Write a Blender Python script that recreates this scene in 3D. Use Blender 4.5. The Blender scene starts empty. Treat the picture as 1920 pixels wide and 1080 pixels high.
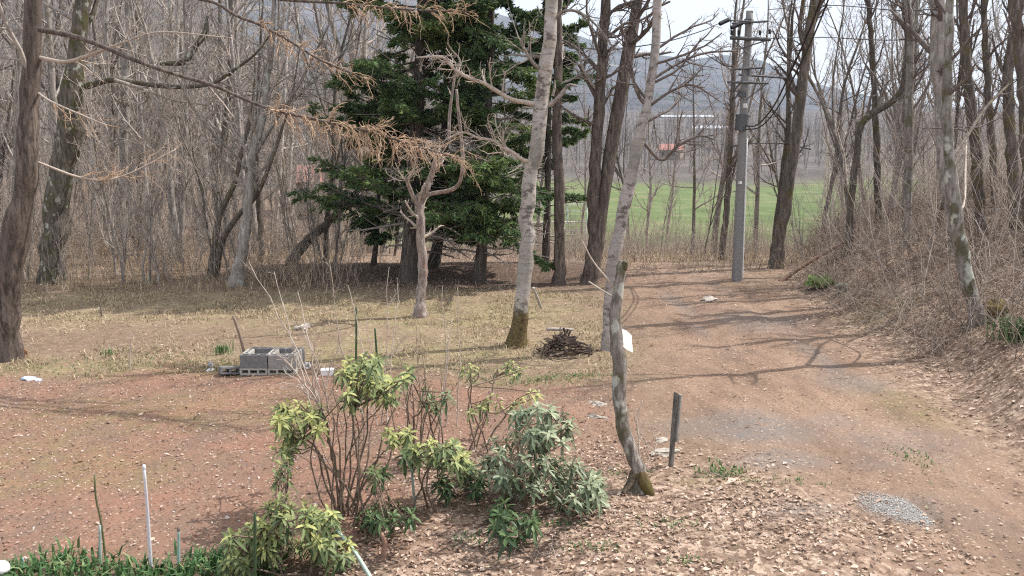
import bpy, bmesh, math, random
import numpy as np
from mathutils import Vector, Matrix

# ------------------------------------------------------------------ camera, sky, sun, exposure
S = bpy.context.scene
C = S.collection
F = 1600.0                      # focal length in photo pixels (1920 wide)
PITCH = math.radians(9.23)
CAMZ = 3.2
cd = bpy.data.cameras.new('camera'); cam = bpy.data.objects.new('camera', cd); C.objects.link(cam)
cd.sensor_width = 36.0; cd.lens = 36.0 * F / 1920.0
cd.clip_start = 0.05; cd.clip_end = 20000
cam.location = (0, 0, CAMZ); cam.rotation_euler = (math.radians(90) - PITCH, 0, 0)
S.camera = cam

SUN_EL, SUN_AZ = math.radians(52), math.radians(18)     # azimuth measured from +X towards +Y
to_sun = Vector((math.cos(SUN_EL) * math.cos(SUN_AZ), math.cos(SUN_EL) * math.sin(SUN_AZ), math.sin(SUN_EL)))
w = bpy.data.worlds.new("World"); S.world = w; w.use_nodes = True
nt = w.node_tree; nt.nodes.clear()
sky = nt.nodes.new('ShaderNodeTexSky'); sky.sky_type = 'NISHITA'; sky.sun_disc = False
sky.sun_elevation = SUN_EL; sky.sun_rotation = math.atan2(to_sun.x, to_sun.y)
sky.air_density = 1.0; sky.dust_density = 5.0; sky.ozone_density = 1.0
bg = nt.nodes.new('ShaderNodeBackground'); bg.inputs['Strength'].default_value = 0.105
ow = nt.nodes.new('ShaderNodeOutputWorld')
hz = nt.nodes.new('ShaderNodeMix'); hz.data_type = 'RGBA'; hz.inputs[0].default_value = .62; hz.inputs[7].default_value = (12.6, 12.9, 13.2, 1)   # thin bright cloud veil
nt.links.new(sky.outputs[0], hz.inputs[6]); nt.links.new(hz.outputs[2], bg.inputs[0]); nt.links.new(bg.outputs[0], ow.inputs[0])
sl = bpy.data.lights.new('sun', 'SUN'); sl.energy = 5.0; sl.angle = math.radians(0.5); sl.color = (1.0, 0.955, 0.89)
so = bpy.data.objects.new('sun', sl); C.objects.link(so); so.location = (20, 10, 30)
so.rotation_euler = (-to_sun).to_track_quat('-Z', 'Y').to_euler()
S.view_settings.view_transform = 'Standard'; S.view_settings.look = 'None'
S.view_settings.exposure = 0.40; S.view_settings.gamma = 1.0
S.render.engine = 'CYCLES'
S.cycles.filter_width = 1.15
S.cycles.max_bounces = 5; S.cycles.diffuse_bounces = 3; S.cycles.glossy_bounces = 2
S.cycles.transparent_max_bounces = 8; S.cycles.volume_bounces = 0
try:
    S.cycles.use_denoising = False; S.cycles.denoiser = 'OPENIMAGEDENOISE'
except Exception: pass

rng = np.random.default_rng(7)
random.seed(7)

# ------------------------------------------------------------------ numeric helpers
def sstep(a, b, x):
    t = np.clip((np.asarray(x, float) - a) / (b - a), 0, 1); return t * t * (3 - 2 * t)
def _hash(i, j, s):
    h = (i.astype(np.int64) * 374761393 + j.astype(np.int64) * 668265263 + s * 974711) & 0xffffffff
    h = ((h ^ (h >> 13)) * 1274126177) & 0xffffffff
    return ((h ^ (h >> 16)) & 0xffff) / 65535.0
def vnoise(x, y, s=0):
    x = np.asarray(x, float); y = np.asarray(y, float)
    i = np.floor(x); j = np.floor(y); f = x - i; g = y - j
    f = f * f * (3 - 2 * f); g = g * g * (3 - 2 * g)
    a = _hash(i, j, s); b = _hash(i + 1, j, s); c = _hash(i, j + 1, s); d = _hash(i + 1, j + 1, s)
    return (a * (1 - f) + b * f) * (1 - g) + (c * (1 - f) + d * f) * g
def fbm(x, y, s=0, o=4):
    r = 0; amp = .5; tot = 0
    x = np.asarray(x, float); y = np.asarray(y, float)
    for k in range(o):
        r = r + amp * vnoise(x * 2 ** k + 17.3 * k, y * 2 ** k - 9.1 * k, s + k); tot += amp; amp *= .5
    return r / tot

def gz(x, y):
    """ground height"""
    x = np.asarray(x, float); y = np.asarray(y, float)
    h1 = np.interp(y, [-50, 24, 48, 150, 400, 700, 1000, 4000], [0, 0, -2.2, -2.4, 12, 34, 44, 60])
    h2 = np.interp(y, [-50, 30, 62, 90, 300, 900, 4000], [0, 0, -.6, 2, 70, 240, 300])
    a = x / np.maximum(np.abs(y), 4.0)
    L = sstep(-0.16, -0.5, a) * sstep(8, 30, y)
    z = h1 * (1 - L) + h2 * L
    xt = np.where(y < 20, 5.5 + .09 * (y - 8), 6.58 + .36 * (y - 20))
    s = x - xt + .5 * (vnoise(x * .5, y * .5, 3) - .5)
    b = 3.4 * (1 - np.exp(-np.maximum(s, 0) * .155)) * np.clip(s / .8, 0, 1)
    z = z + b * (1 - .8 * sstep(34, 60, y)) * sstep(-2, 3, y)
    near = 1 - sstep(60, 160, y)
    z = z + near * (.10 * (fbm(x * .35, y * .35, 11) - .5) + .035 * (fbm(x * 1.7, y * 1.7, 5, 3) - .5))
    lx = np.interp(y, [6.2, 6.5, 6.78, 7.15, 7.5, 7.68, 7.8], [3.6, 3.61, 3.66, 3.72, 3.69, 3.5, 3.2]); e = x - lx
    z = z + .05 * sstep(0, .06, e) * (1 - sstep(.1, .9, e)) * sstep(6.1, 6.6, y) * sstep(7.9, 7.6, y)
    cx = np.interp(y, [5, 8, 12, 16, 20, 23, 27], [3.7, 3.9, 4.0, 4.3, 4.1, 3.6, 3.0]) + .15 * (vnoise(y * .7, y * 0, 97) - .5)
    for o_ in (-.72, .72): z = z - .035 * np.exp(-((x - cx - o_) / .22) ** 2) * (1 - sstep(20, 26, y)) * sstep(3, 6, y) * (.4 + .9 * vnoise(x * .6 + 9, y * .6, 98))
    z = z + (1 - sstep(14, 26, y)) * (.022 * (fbm(x * 4.5, y * 4.5, 91, 3) - .5) + .05 * (vnoise(x * 1.1, y * .35, 95) - .5))
    z = z + .16 * np.exp(-((x + 1.5) / 4.5) ** 2 - ((y - 22.6) / 1.3) ** 2)
    z = z + (1 - near) * 5 * (fbm(x * .01, y * .01, 21) - .5)
    return z
def gz1(x, y): return float(gz(np.array([x]), np.array([y]))[0])

cp, sp_ = math.cos(PITCH), math.sin(PITCH)
def ray(px, py):
    u = (px - 960) / F; v = (540 - py) / F
    return Vector((u, cp + v * sp_, -sp_ + v * cp))
def atY(px, py, Y):
    d = ray(px, py); t = Y / d.y
    return Vector((d.x * t, Y, CAMZ + d.z * t))
def at(px, py):
    d = ray(px, py); t = 2.0
    for _ in range(4000):
        p = d * t
        if CAMZ + p.z <= gz1(p.x, p.y): break
        t *= 1.004
    return Vector((d.x * t, d.y * t, CAMZ + d.z * t))
def depth(p): return p.y * cp - (p.z - CAMZ) * sp_
def pxr(wpx, p): return .5 * wpx * depth(p) / F
def nrm(v): return v / np.maximum(np.linalg.norm(v, axis=-1, keepdims=True), 1e-9)

# ------------------------------------------------------------------ mesh helpers
def mk_mesh(name, V, quads=None, tris=None, smooth=True, fv=None):
    me = bpy.data.meshes.new(name)
    V = np.asarray(V, np.float32).reshape(-1, 3)
    q = np.zeros((0, 4), np.int32) if quads is None else np.asarray(quads, np.int32).reshape(-1, 4)
    t = np.zeros((0, 3), np.int32) if tris is None else np.asarray(tris, np.int32).reshape(-1, 3)
    me.vertices.add(len(V)); me.vertices.foreach_set('co', V.ravel())
    nl = q.size + t.size; npoly = len(q) + len(t)
    me.loops.add(nl); me.loops.foreach_set('vertex_index', np.concatenate([q.ravel(), t.ravel()]))
    me.polygons.add(npoly)
    ls = np.concatenate([np.arange(len(q)) * 4, q.size + np.arange(len(t)) * 3]).astype(np.int32)
    me.polygons.foreach_set('loop_start', ls)
    me.polygons.foreach_set('use_smooth', np.full(npoly, smooth, bool))
    if fv is not None:
        a = me.attributes.new('tint', 'FLOAT', 'POINT'); a.data.foreach_set('value', np.asarray(fv, np.float32))
    me.update(calc_edges=True); me.validate()
    return me

class Tubes:
    def __init__(s): s.b = {}
    def add(s, P, R, k):
        P = np.asarray(P, float); R = np.asarray(R, float)
        if P.ndim == 2: P = P[None]; R = R[None]
        if len(P): s.b.setdefault((P.shape[1], k), []).append((P, R))
        return s
    def arrays(s):
        Vs, Qs, off = [], [], 0
        for (N, k), lst in s.b.items():
            P = np.concatenate([p for p, r in lst]); R = np.concatenate([r for p, r in lst])
            if k >= 5:      # close the tip
                P = np.concatenate([P, P[:, -1:] + (P[:, -1:] - P[:, -2:-1]) * .02], 1); R = np.concatenate([R, R[:, -1:] * .02], 1)
            n = P.shape[1]; M = len(P)
            T = nrm(np.gradient(P, axis=1))
            D = nrm(P[:, -1] - P[:, 0])
            ax = np.where(np.abs(D[:, 2:3]) > .8, np.array([[1., 0, 0]]), np.array([[0, 0, 1.]]))
            ref = nrm(np.cross(D, ax))[:, None, :]
            U = nrm(ref - (ref * T).sum(-1, keepdims=True) * T); W = np.cross(T, U)
            th = np.arange(k) * 2 * math.pi / k
            ring = P[:, :, None, :] + R[:, :, None, None] * (np.cos(th)[None, None, :, None] * U[:, :, None, :] + np.sin(th)[None, None, :, None] * W[:, :, None, :])
            Vs.append(ring.reshape(-1, 3))
            m, i, j = np.meshgrid(np.arange(M), np.arange(n - 1), np.arange(k), indexing='ij')
            b0 = m * n * k + i * k; j2 = (j + 1) % k
            Qs.append((np.stack([b0 + j, b0 + j2, b0 + k + j2, b0 + k + j], -1).reshape(-1, 4)) + off)
            off += M * n * k
        return np.concatenate(Vs), np.concatenate(Qs)
    def mesh(s, name, mat, origin=(0, 0, 0)):
        V, Q = s.arrays(); me = mk_mesh(name, V - np.array(origin), Q); me.materials.append(mat); return me

def branches(P, R, n, t0, t1, ang, Lf, rf, npts, jit=.13, trop=.06, rmin=.003, angv=.22, flat=False, taper=.4, shape=.55, Labs=None):
    M, N, _ = P.shape
    t = t0 + (t1 - t0) * ((np.arange(n)[None] + rng.random((M, n))) / n)
    ix = np.clip(t * (N - 1), 0, N - 1.001); i = ix.astype(int); f = (ix - i)[..., None]
    mi = np.arange(M)[:, None]
    A, B = P[mi, i], P[mi, i + 1]
    pos = A * (1 - f) + B * f
    T = nrm(B - A)
    r = R[mi, i] * (1 - f[..., 0]) + R[mi, i + 1] * f[..., 0]
    Lp = np.linalg.norm(np.diff(P, axis=1), axis=-1).sum(1)[:, None]
    if flat:
        z = np.zeros_like(T); z[..., 2] = 1
        pr = nrm(np.cross(T, z)) * np.where((np.arange(n) % 2)[None, :, None] == 0, 1, -1) + rng.normal(0, .25, T.shape)
    else: pr = np.cross(T, rng.normal(size=T.shape))
    pr = nrm(pr)
    a = (ang + rng.normal(0, angv, t.shape))[..., None]
    d = nrm(np.cos(a) * T + np.sin(a) * pr)
    L = (Lp if Labs is None else Labs) * Lf * (1 - shape * t) * rng.uniform(.5, 1.2, t.shape)
    r0 = np.maximum(r * rf * rng.uniform(.7, 1.1, t.shape), rmin)
    st = (L / (npts - 1))[..., None]
    pts = [pos]
    for k in range(npts - 1):
        d = nrm(d + rng.normal(0, jit, d.shape) + np.array([0, 0, trop])); pts.append(pts[-1] + d * st)
    P2 = np.stack(pts, 2).reshape(M * n, npts, 3)
    R2 = (r0[..., None] * np.linspace(1, taper, npts)).reshape(M * n, npts)
    return P2, R2

def catmull(pts, n):
    pts = np.asarray(pts, float)
    if len(pts) == 2: return pts[0] + (pts[1] - pts[0]) * np.linspace(0, 1, n)[:, None]
    p = np.vstack([2 * pts[0] - pts[1], pts, 2 * pts[-1] - pts[-2]])
    out = []
    for u in np.linspace(0, len(pts) - 1.0001, n):
        i = int(u); f = u - i; a, b, c, d = p[i:i + 4]
        out.append(.5 * (2 * b + (c - a) * f + (2 * a - 5 * b + 4 * c - d) * f * f + (3 * b - a - 3 * c + d) * f ** 3))
    return np.array(out)

# ------------------------------------------------------------------ objects
def tag(o, label=None, cat=None, group=None, kind=None):
    if label: o['label'] = label
    if cat: o['category'] = cat
    if group: o['group'] = group
    if kind: o['kind'] = kind
    return o
def thing(name, label, cat, loc, group=None):
    o = bpy.data.objects.new(name, None); o.empty_display_size = .2; C.objects.link(o); o.location = loc
    return tag(o, label, cat, group)
def obj(name, me, parent=None, loc=None):
    o = bpy.data.objects.new(name, me); C.objects.link(o)
    if parent is not None: o.parent = parent
    if loc is not None: o.location = loc
    return o
def copy_tree(r, loc, rz=0, sc=1, label=None, group=None):
    c = r.copy(); C.objects.link(c); c.location = loc; c.rotation_euler = (0, 0, rz); c.scale = (sc, sc, sc)
    if label: c['label'] = label
    if group: c['group'] = group
    for ch in r.children:
        d = ch.copy(); C.objects.link(d); d.parent = c
        for g in ch.children:
            e = g.copy(); C.objects.link(e); e.parent = d
    return c

def box_bm(bm, c, s, rot=None, bev=0):
    r = bmesh.ops.create_cube(bm, size=1); vs = r['verts']
    M = Matrix.Translation(c) @ (rot.to_4x4() if rot is not None else Matrix.Identity(4)) @ Matrix.Diagonal((*s, 1))
    bmesh.ops.transform(bm, matrix=M, verts=vs)
    if bev:
        es = {e for v in vs for e in v.link_edges}
        bmesh.ops.bevel(bm, geom=list(es), offset=bev, segments=2, affect='EDGES')
def bm_obj(name, bm, mat, parent=None, loc=None, smooth=False):
    me = bpy.data.meshes.new(name); bm.to_mesh(me); bm.free(); me.materials.append(mat)
    if smooth: me.polygons.foreach_set('use_smooth', [True] * len(me.polygons))
    return obj(name, me, parent, loc)

# ------------------------------------------------------------------ materials
class NT:
    def __init__(s, name, rough=.9, spec=.2):
        s.m = bpy.data.materials.new(name); s.m.use_nodes = True; s.t = s.m.node_tree
        s.b = s.t.nodes['Principled BSDF']; s.b.inputs['Roughness'].default_value = rough
        s.b.inputs['Specular IOR Level'].default_value = spec
    def n(s, ty, **k):
        x = s.t.nodes.new(ty)
        for a, v in k.items(): setattr(x, a, v)
        return x
    def l(s, a, b): s.t.links.new(a, b)
    def coord(s, scale=(1, 1, 1), kind='Object'):
        c = s.n('ShaderNodeTexCoord'); m = s.n('ShaderNodeMapping'); m.inputs['Scale'].default_value = scale
        s.l(c.outputs[kind], m.inputs['Vector']); return m.outputs[0]
    def pos(s, scale=(1, 1, 1)):
        c = s.n('ShaderNodeNewGeometry'); m = s.n('ShaderNodeMapping'); m.inputs['Scale'].default_value = scale
        s.l(c.outputs['Position'], m.inputs['Vector']); return m.outputs[0]
    def noise(s, vec, scale=5, detail=4, rough=.6):
        x = s.n('ShaderNodeTexNoise'); x.inputs['Scale'].default_value = scale; x.inputs['Detail'].default_value = detail
        x.inputs['Roughness'].default_value = rough; s.l(vec, x.inputs['Vector']); return x.outputs['Fac']
    def ramp(s, fac, stops, interp='LINEAR'):
        x = s.n('ShaderNodeValToRGB'); cr = x.color_ramp; cr.interpolation = interp
        while len(cr.elements) < len(stops): cr.elements.new(.5)
        for e, (p, c) in zip(cr.elements, stops):
            e.position = p; e.color = (c, c, c, 1) if isinstance(c, (int, float)) else (*c, 1)
        s.l(fac, x.inputs['Fac']); return x.outputs['Color']
    def mix(s, f, a, b, mode='MIX'):
        x = s.n('ShaderNodeMix', data_type='RGBA', blend_type=mode)
        for k, v in ((0, f), (6, a), (7, b)):
            if isinstance(v, (int, float)): x.inputs[k].default_value = v
            elif isinstance(v, tuple): x.inputs[k].default_value = (*v, 1)
            else: s.l(v, x.inputs[k])
        return x.outputs[2]
    def math(s, op, a, b):
        x = s.n('ShaderNodeMath', operation=op)
        for k, v in ((0, a), (1, b)):
            if isinstance(v, (int, float)): x.inputs[k].default_value = v
            else: s.l(v, x.inputs[k])
        return x.outputs[0]
    def attr(s, name):
        x = s.n('ShaderNodeAttribute', attribute_name=name); return x
    def rand(s): return s.n('ShaderNodeObjectInfo').outputs['Random']
    def col(s, c): s.l(c, s.b.inputs['Base Color']); return s
    def bump(s, h, strength=.5, dist=.02):
        x = s.n('ShaderNodeBump'); x.inputs['Strength'].default_value = strength; x.inputs['Distance'].default_value = dist
        s.l(h, x.inputs['Height']); s.l(x.outputs[0], s.b.inputs['Normal']); return s

def bark(name, dark, light, moss=None, sc=1.0, var=.25, lichen=None):
    m = NT(name)
    v = m.coord((17 * sc, 17 * sc, 3.2 * sc))
    f = m.noise(v, 1, 6, .7)
    c = m.ramp(f, [(.41, dark), (.60, light)])
    big = m.noise(m.coord((1, 1, .6)), 2.2, 3)
    c = m.mix(m.ramp(big, [(.40, 0.), (.66, .75)]), c, tuple(.6 * a + .25 * b for a, b in zip(dark, light)))
    if moss:
        mf = m.noise(m.coord((1, 1, .8)), 3.5, 5, .65)
        c = m.mix(m.ramp(mf, [(.52, 0.), (.62, .85)]), c, moss)
    if lichen:
        lf = m.noise(m.coord((1, 1, .7), 'Object'), 5.5, 3, .5)
        c = m.mix(m.ramp(lf, [(.60, 0.), (.66, .9)]), c, lichen)
    r = m.rand()
    hv = m.n('ShaderNodeHueSaturation'); m.l(c, hv.inputs['Color'])
    m.l(m.math('ADD', m.math('MULTIPLY', r, 2 * var), 1 - var), hv.inputs['Value'])
    m.col(hv.outputs[0]).bump(f, .9, .02)
    return m.m
def birch_bark(name, base=(.50, .45, .41), tan=(.42, .31, .24), base_moss=0.0, lst=.85):
    m = NT(name, .75)
    lent = m.noise(m.coord((4, 4, 26)), 1, 4, .6)
    c = m.ramp(m.noise(m.coord((4, 4, 9)), 1, 5, .7), [(.3, tan), (.55, base), (.8, tuple(min(1, x * 1.25) for x in base))])
    c = m.mix(m.ramp(lent, [(.54, 0.), (.64, lst)]), c, (.12, .10, .09))
    sc = m.noise(m.coord((6, 6, 8)), 1, 6, .7)
    c = m.mix(m.ramp(sc, [(.52, 0.), (.60, .9)]), c, (.105, .09, .078))
    gr = m.noise(m.coord((2, 2, 1.2)), 1.5, 3, .5)
    c = m.mix(m.ramp(gr, [(.42, 0.), (.62, .7)]), c, (.25, .235, .21))
    if base_moss:
        z = m.n('ShaderNodeSeparateXYZ'); m.l(m.coord(), z.inputs[0])
        zz = m.math('ADD', z.outputs[2], m.math('MULTIPLY', m.noise(m.coord((6, 6, 6)), 1, 4), -.5))
        c = m.mix(m.ramp(zz, [(base_moss - .28, .95), (base_moss - .12, 0.)]), c, m.ramp(m.noise(m.coord((25, 25, 25)), 1, 3), [(.35, (.05, .035, .015)), (.65, (.17, .12, .04))]))
    m.col(c).bump(lent, .5, .01)
    return m.m
def plain(name, col, var=.25, rough=.8, scale=14, spec=.2, metal=0):
    m = NT(name, rough, spec)
    c = m.ramp(m.noise(m.coord(), scale, 5, .65), [(.3, tuple(x * (1 - var) for x in col)), (.7, tuple(min(1, x * (1 + var)) for x in col))])
    m.col(c); m.b.inputs['Metallic'].default_value = metal
    return m.m
def tinted(name, stops, rough=.8, transl=0, spec=.2, objvar=0):
    m = NT(name, rough, spec)
    c = m.ramp(m.attr('tint').outputs['Fac'], stops)
    if objvar:
        hv = m.n('ShaderNodeHueSaturation'); m.l(c, hv.inputs['Color'])
        m.l(m.math('ADD', m.math('MULTIPLY', m.rand(), 2 * objvar), 1 - objvar), hv.inputs['Value']); c = hv.outputs[0]
    m.col(c)
    if transl:
        tr = m.n('ShaderNodeBsdfTranslucent'); m.l(c, tr.inputs[0]); ms = m.n('ShaderNodeMixShader'); ms.inputs[0].default_value = transl
        o = [x for x in m.t.nodes if x.type == 'OUTPUT_MATERIAL'][0]
        m.l(m.b.outputs[0], ms.inputs[1]); m.l(tr.outputs[0], ms.inputs[2]); m.l(ms.outputs[0], o.inputs[0])
    return m.m

B_LARCH = bark('larch_bark', (.06, .048, .040), (.225, .178, .150), var=.05)
B_MOSSY = bark('mossy_bark', (.06, .05, .04), (.20, .17, .14), moss=(.075, .072, .025), lichen=(.36, .37, .31), var=.05)
B_GREY = bark('grey_bark', (.17, .148, .132), (.44, .40, .365), lichen=(.38, .38, .34), var=.22)
B_WOOD = bark('wood_bark', (.16, .14, .126), (.42, .375, .34), moss=(.13, .115, .06), var=.35)
B_PALE = bark('pale_bark', (.24, .20, .17), (.48, .42, .37), var=.2)
B_MOTT = bark('mottled_pale_bark', (.17, .13, .115), (.47, .40, .355), moss=(.22, .135, .10), lichen=(.56, .53, .49), var=.03, sc=1.3)
B_DARK = bark('dark_bark', (.075, .062, .054), (.21, .175, .15), moss=(.11, .09, .04), var=.2)
B_SPRUCE = bark('spruce_bark', (.06, .05, .043), (.17, .14, .12), var=.1)
B_STEM = bark('stem_bark', (.16, .115, .085), (.38, .29, .22), var=.2, sc=3)
B_LICH = bark('lichen_bark', (.16, .14, .125), (.40, .37, .34), moss=(.10, .09, .045), lichen=(.50, .52, .45), var=.05)
B_BIRCH = birch_bark('birch_bark', (.45, .415, .38), (.36, .28, .22), base_moss=.55, lst=.55)
B_BIRCH2 = birch_bark('grey_birch_bark', (.42, .38, .36), (.34, .27, .23), lst=.5)
B_WHITE = birch_bark('white_birch_bark', (.66, .62, .58), (.5, .42, .36), lst=.6)
TWIG = plain('twig', (.36, .32, .285), .3)
TWIG_D = plain('dark_twig', (.15, .122, .108), .3)
TWIG_P = plain('pale_twig', (.44, .37, .31), .25)
TWIG_O = plain('orange_twig', (.46, .325, .225), .3)
TWIG_B = plain('brown_twig', (.41, .345, .30), .35)
NEEDLE = tinted('spruce_needles', [(0, (.045, .083, .045)), (.45, (.10, .165, .07)), (.8, (.19, .26, .085)), (1, (.28, .33, .11))], .65, .3)
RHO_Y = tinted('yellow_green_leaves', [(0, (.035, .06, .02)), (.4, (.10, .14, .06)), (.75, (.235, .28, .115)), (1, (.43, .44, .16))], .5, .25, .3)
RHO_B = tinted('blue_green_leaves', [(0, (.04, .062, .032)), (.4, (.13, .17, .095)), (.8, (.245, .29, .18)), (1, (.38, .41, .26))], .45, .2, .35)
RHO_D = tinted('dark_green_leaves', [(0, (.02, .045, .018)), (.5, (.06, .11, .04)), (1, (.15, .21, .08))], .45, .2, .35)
LEAF = tinted('dead_leaf', [(0, (.11, .075, .06)), (.3, (.27, .185, .14)), (.65, (.52, .375, .285)), (1, (.72, .58, .48))], .8, .15)
STRAW = tinted('dead_grass', [(0, (.19, .14, .09)), (.45, (.38, .295, .19)), (.8, (.60, .49, .34)), (1, (.24, .27, .12))], .8, .2)
GRASS = tinted('green_blade', [(0, (.03, .07, .02)), (.5, (.07, .15, .05)), (.85, (.15, .25, .10)), (1, (.34, .38, .18))], .55, .25, .3)

# ------------------------------------------------------------------ ground sheet
def make_ground():
    # denser in front of the house where the yard is, coarser far away and behind
    rad = [0.0]
    r = 1.5
    while r < 2450: rad.append(r); r *= 1.0125 if r < 60 else 1.025
    ang = np.radians(np.concatenate([np.arange(-40, 40.01, .3), np.arange(42, 318.1, 4)]))
    rad = np.array(rad); A, Rr = np.meshgrid(ang, rad)
    X = Rr * np.sin(A); Y = Rr * np.cos(A); Z = gz(X, Y)
    nr, na = X.shape
    i, j = np.meshgrid(np.arange(nr - 1), np.arange(na), indexing='ij'); j2 = (j + 1) % na
    Q = np.stack([i * na + j, i * na + j2, (i + 1) * na + j2, (i + 1) * na + j], -1).reshape(-1, 4)
    V = np.stack([X, Y, Z], -1).reshape(-1, 3)
    me = mk_mesh('ground', V, Q)
    x, y = V[:, 0], V[:, 1]
    n1 = fbm(x * .8, y * .8, 31) - .5; n2 = fbm(x * 2.3, y * 2.3, 41) - .5; n3 = fbm(x * .3, y * .3, 51) - .5
    def blob(px, py, rx, ry, soft=.5):
        c = at(px, py); d = np.hypot((x - c.x) / rx, (y - c.y) / ry) + n2 * .9 + n1 * .5
        return 1 - sstep(1 - soft, 1 + soft, d)
    # red soil of the yard and of the drive
    yard = sstep(12.9, 11.2, y + 1.8 * n1 + .12 * x) * sstep(2.4, .8, x + n1) * sstep(5.9, 6.5, y + n2)
    cx = np.interp(y, [5, 8, 12, 16, 20, 23, 27], [3.7, 3.9, 4.0, 4.3, 4.1, 3.6, 3.0])
    hw = np.interp(y, [5, 8, 12, 16, 20, 23, 27], [1.3, 1.6, 2.0, 2.0, 1.45, 1.1, .5])
    road = sstep(1.3, .65, np.abs(x - cx) / hw + n1 * .8 + n2 * .3) * sstep(27, 22, y)
    red = np.clip(np.maximum(yard, road) + .2 * n2, 0, 1)
    straw = sstep(11.6, 12.8, y + 1.8 * n1) * sstep(20.2, 18.6, y + 1.2 * n1) * sstep(2.6, 1.2, x + 1.5 * n1 - .0 * y)
    straw = straw * (1 - .9 * blob(210, 640, 3.4, 1.25, .7))
    straw = np.clip(straw + .5 * n2 + .15, 0, 1) * straw
    litter = np.clip(sstep(9.2, 7.6, y + 1.6 * n1 + .25 * (x - 1.5)) * sstep(-1.6, -.2, x + n1) * sstep(3.6, 2.4, x + n1), 0, 1)
    xt = np.where(y < 20, 5.1 + .09 * (y - 8), 6.2 + .36 * (y - 20))
    litter = np.maximum(litter, sstep(-.4, .7, x - xt + n1 * 1.2) * sstep(40, 30, y))
    litter = np.maximum(litter, .8 * sstep(20.5, 23, y + 1.5 * n1) * sstep(45, 34, y))
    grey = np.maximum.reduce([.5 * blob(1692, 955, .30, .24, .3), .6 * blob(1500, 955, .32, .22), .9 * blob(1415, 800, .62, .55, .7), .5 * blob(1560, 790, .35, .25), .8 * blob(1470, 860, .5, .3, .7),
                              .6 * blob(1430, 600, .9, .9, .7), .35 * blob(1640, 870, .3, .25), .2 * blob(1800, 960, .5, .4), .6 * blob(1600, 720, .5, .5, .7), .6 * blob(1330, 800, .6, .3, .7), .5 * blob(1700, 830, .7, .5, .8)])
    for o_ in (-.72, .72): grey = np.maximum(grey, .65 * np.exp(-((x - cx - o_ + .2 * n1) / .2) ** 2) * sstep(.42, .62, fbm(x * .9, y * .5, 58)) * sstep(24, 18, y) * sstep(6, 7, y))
    field = sstep(38, 50, y + 6 * n3) * sstep(165, 135, y + 20 * n3) * sstep(-.22, -.12, x / np.maximum(y, 1)) 
    moss = np.clip(.55 * blob(60, 880, 1.6, .7) + .45 * blob(300, 770, 2.2, .8) + .6 * blob(1010, 715, 1.4, .35) + .5 * blob(1700, 760, .5, .8) + .55 * blob(850, 590, 2.2, 1.1) + .5 * blob(700, 660, 2, .8)
                   + .4 * blob(1330, 900, .5, .2) + .4 * blob(1650, 590, .6, 1.2) + .5 * blob(250, 690, 2.5, .6), 0, 1)
    duff = np.clip(sstep(19.2, 20.4, y + .8 * n1) * sstep(25.5, 23, y + n1) * sstep(-8, -5, x) * sstep(3.0, 1.8, x), 0, 1)
    ca = me.attributes.new('zone', 'FLOAT_COLOR', 'POINT')
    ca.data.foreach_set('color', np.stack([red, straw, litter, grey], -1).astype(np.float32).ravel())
    cb = me.attributes.new('cover', 'FLOAT_COLOR', 'POINT')
    cb.data.foreach_set('color', np.stack([field, moss, duff, sstep(130, 165, y + 20 * n3) + (1 - sstep(130, 165, y)) * sstep(70, 100, np.hypot(x, y)) * (1 - field)], -1).astype(np.float32).ravel())
    m = NT('ground_earth', .95, .1)
    P = m.pos()
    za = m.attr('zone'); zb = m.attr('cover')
    s1 = m.n('ShaderNodeSeparateColor'); m.l(za.outputs['Color'], s1.inputs[0]); s2 = m.n('ShaderNodeSeparateColor'); m.l(zb.outputs['Color'], s2.inputs[0])
    big = m.noise(P, .9, 5, .65); mid = m.noise(P, 6, 5, .7); fine = m.noise(P, 38, 4, .7); vf = m.noise(P, 130, 3, .7)
    c = m.ramp(mid, [(.3, (.15, .105, .075)), (.7, (.27, .195, .14))])
    redc = m.mix(m.ramp(big, [(.35, 0.), (.7, 1.)]), (.285, .155, .110), (.240, .150, .106))
    redc = m.mix(m.ramp(mid, [(.30, .55), (.52, 0.)]), redc, (.155, .112, .088))
    redc = m.mix(m.ramp(fine, [(.36, .7), (.5, 0.)]), redc, (.14, .09, .07))
    redc = m.mix(m.ramp(m.noise(m.pos((1, .55, 1)), 1.6, 6, .72), [(.40, .55), (.54, 0.)]), redc, (.175, .128, .10))
    redc = m.mix(m.ramp(vf, [(.6, 0.), (.72, .6)]), redc, (.43, .31, .26))
    xx = m.n('ShaderNodeSeparateXYZ'); m.l(P, xx.inputs[0]); mr = m.n('ShaderNodeMapRange'); mr.inputs[1].default_value = .2; mr.inputs[2].default_value = 3.0; m.l(m.math('ADD', xx.outputs[0], m.math('MULTIPLY', big, 1.2)), mr.inputs[0])
    trk = m.ramp(m.noise(m.pos((1.2, .5, 1)), 1.1, 6, .72), [(.34, (.155, .108, .080)), (.5, (.26, .178, .128)), (.66, (.345, .240, .172))])
    trk = m.mix(m.ramp(fine, [(.36, .7), (.5, 0.)]), trk, (.14, .095, .072)); trk = m.mix(m.ramp(vf, [(.6, 0.), (.72, .6)]), trk, (.45, .35, .29))
    redc = m.mix(m.math('MULTIPLY', mr.outputs[0], .8), redc, trk)
    c = m.mix(s1.outputs[0], c, redc)
    st = m.ramp(m.noise(m.pos((9, 26, 9)), 1, 5, .75), [(.3, (.12, .088, .06)), (.5, (.26, .197, .128)), (.68, (.50, .40, .275))])
    st = m.mix(m.ramp(m.noise(P, 1.3, 5, .7), [(.40, .85), (.56, 0.)]), st, (.20, .145, .10))
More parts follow.
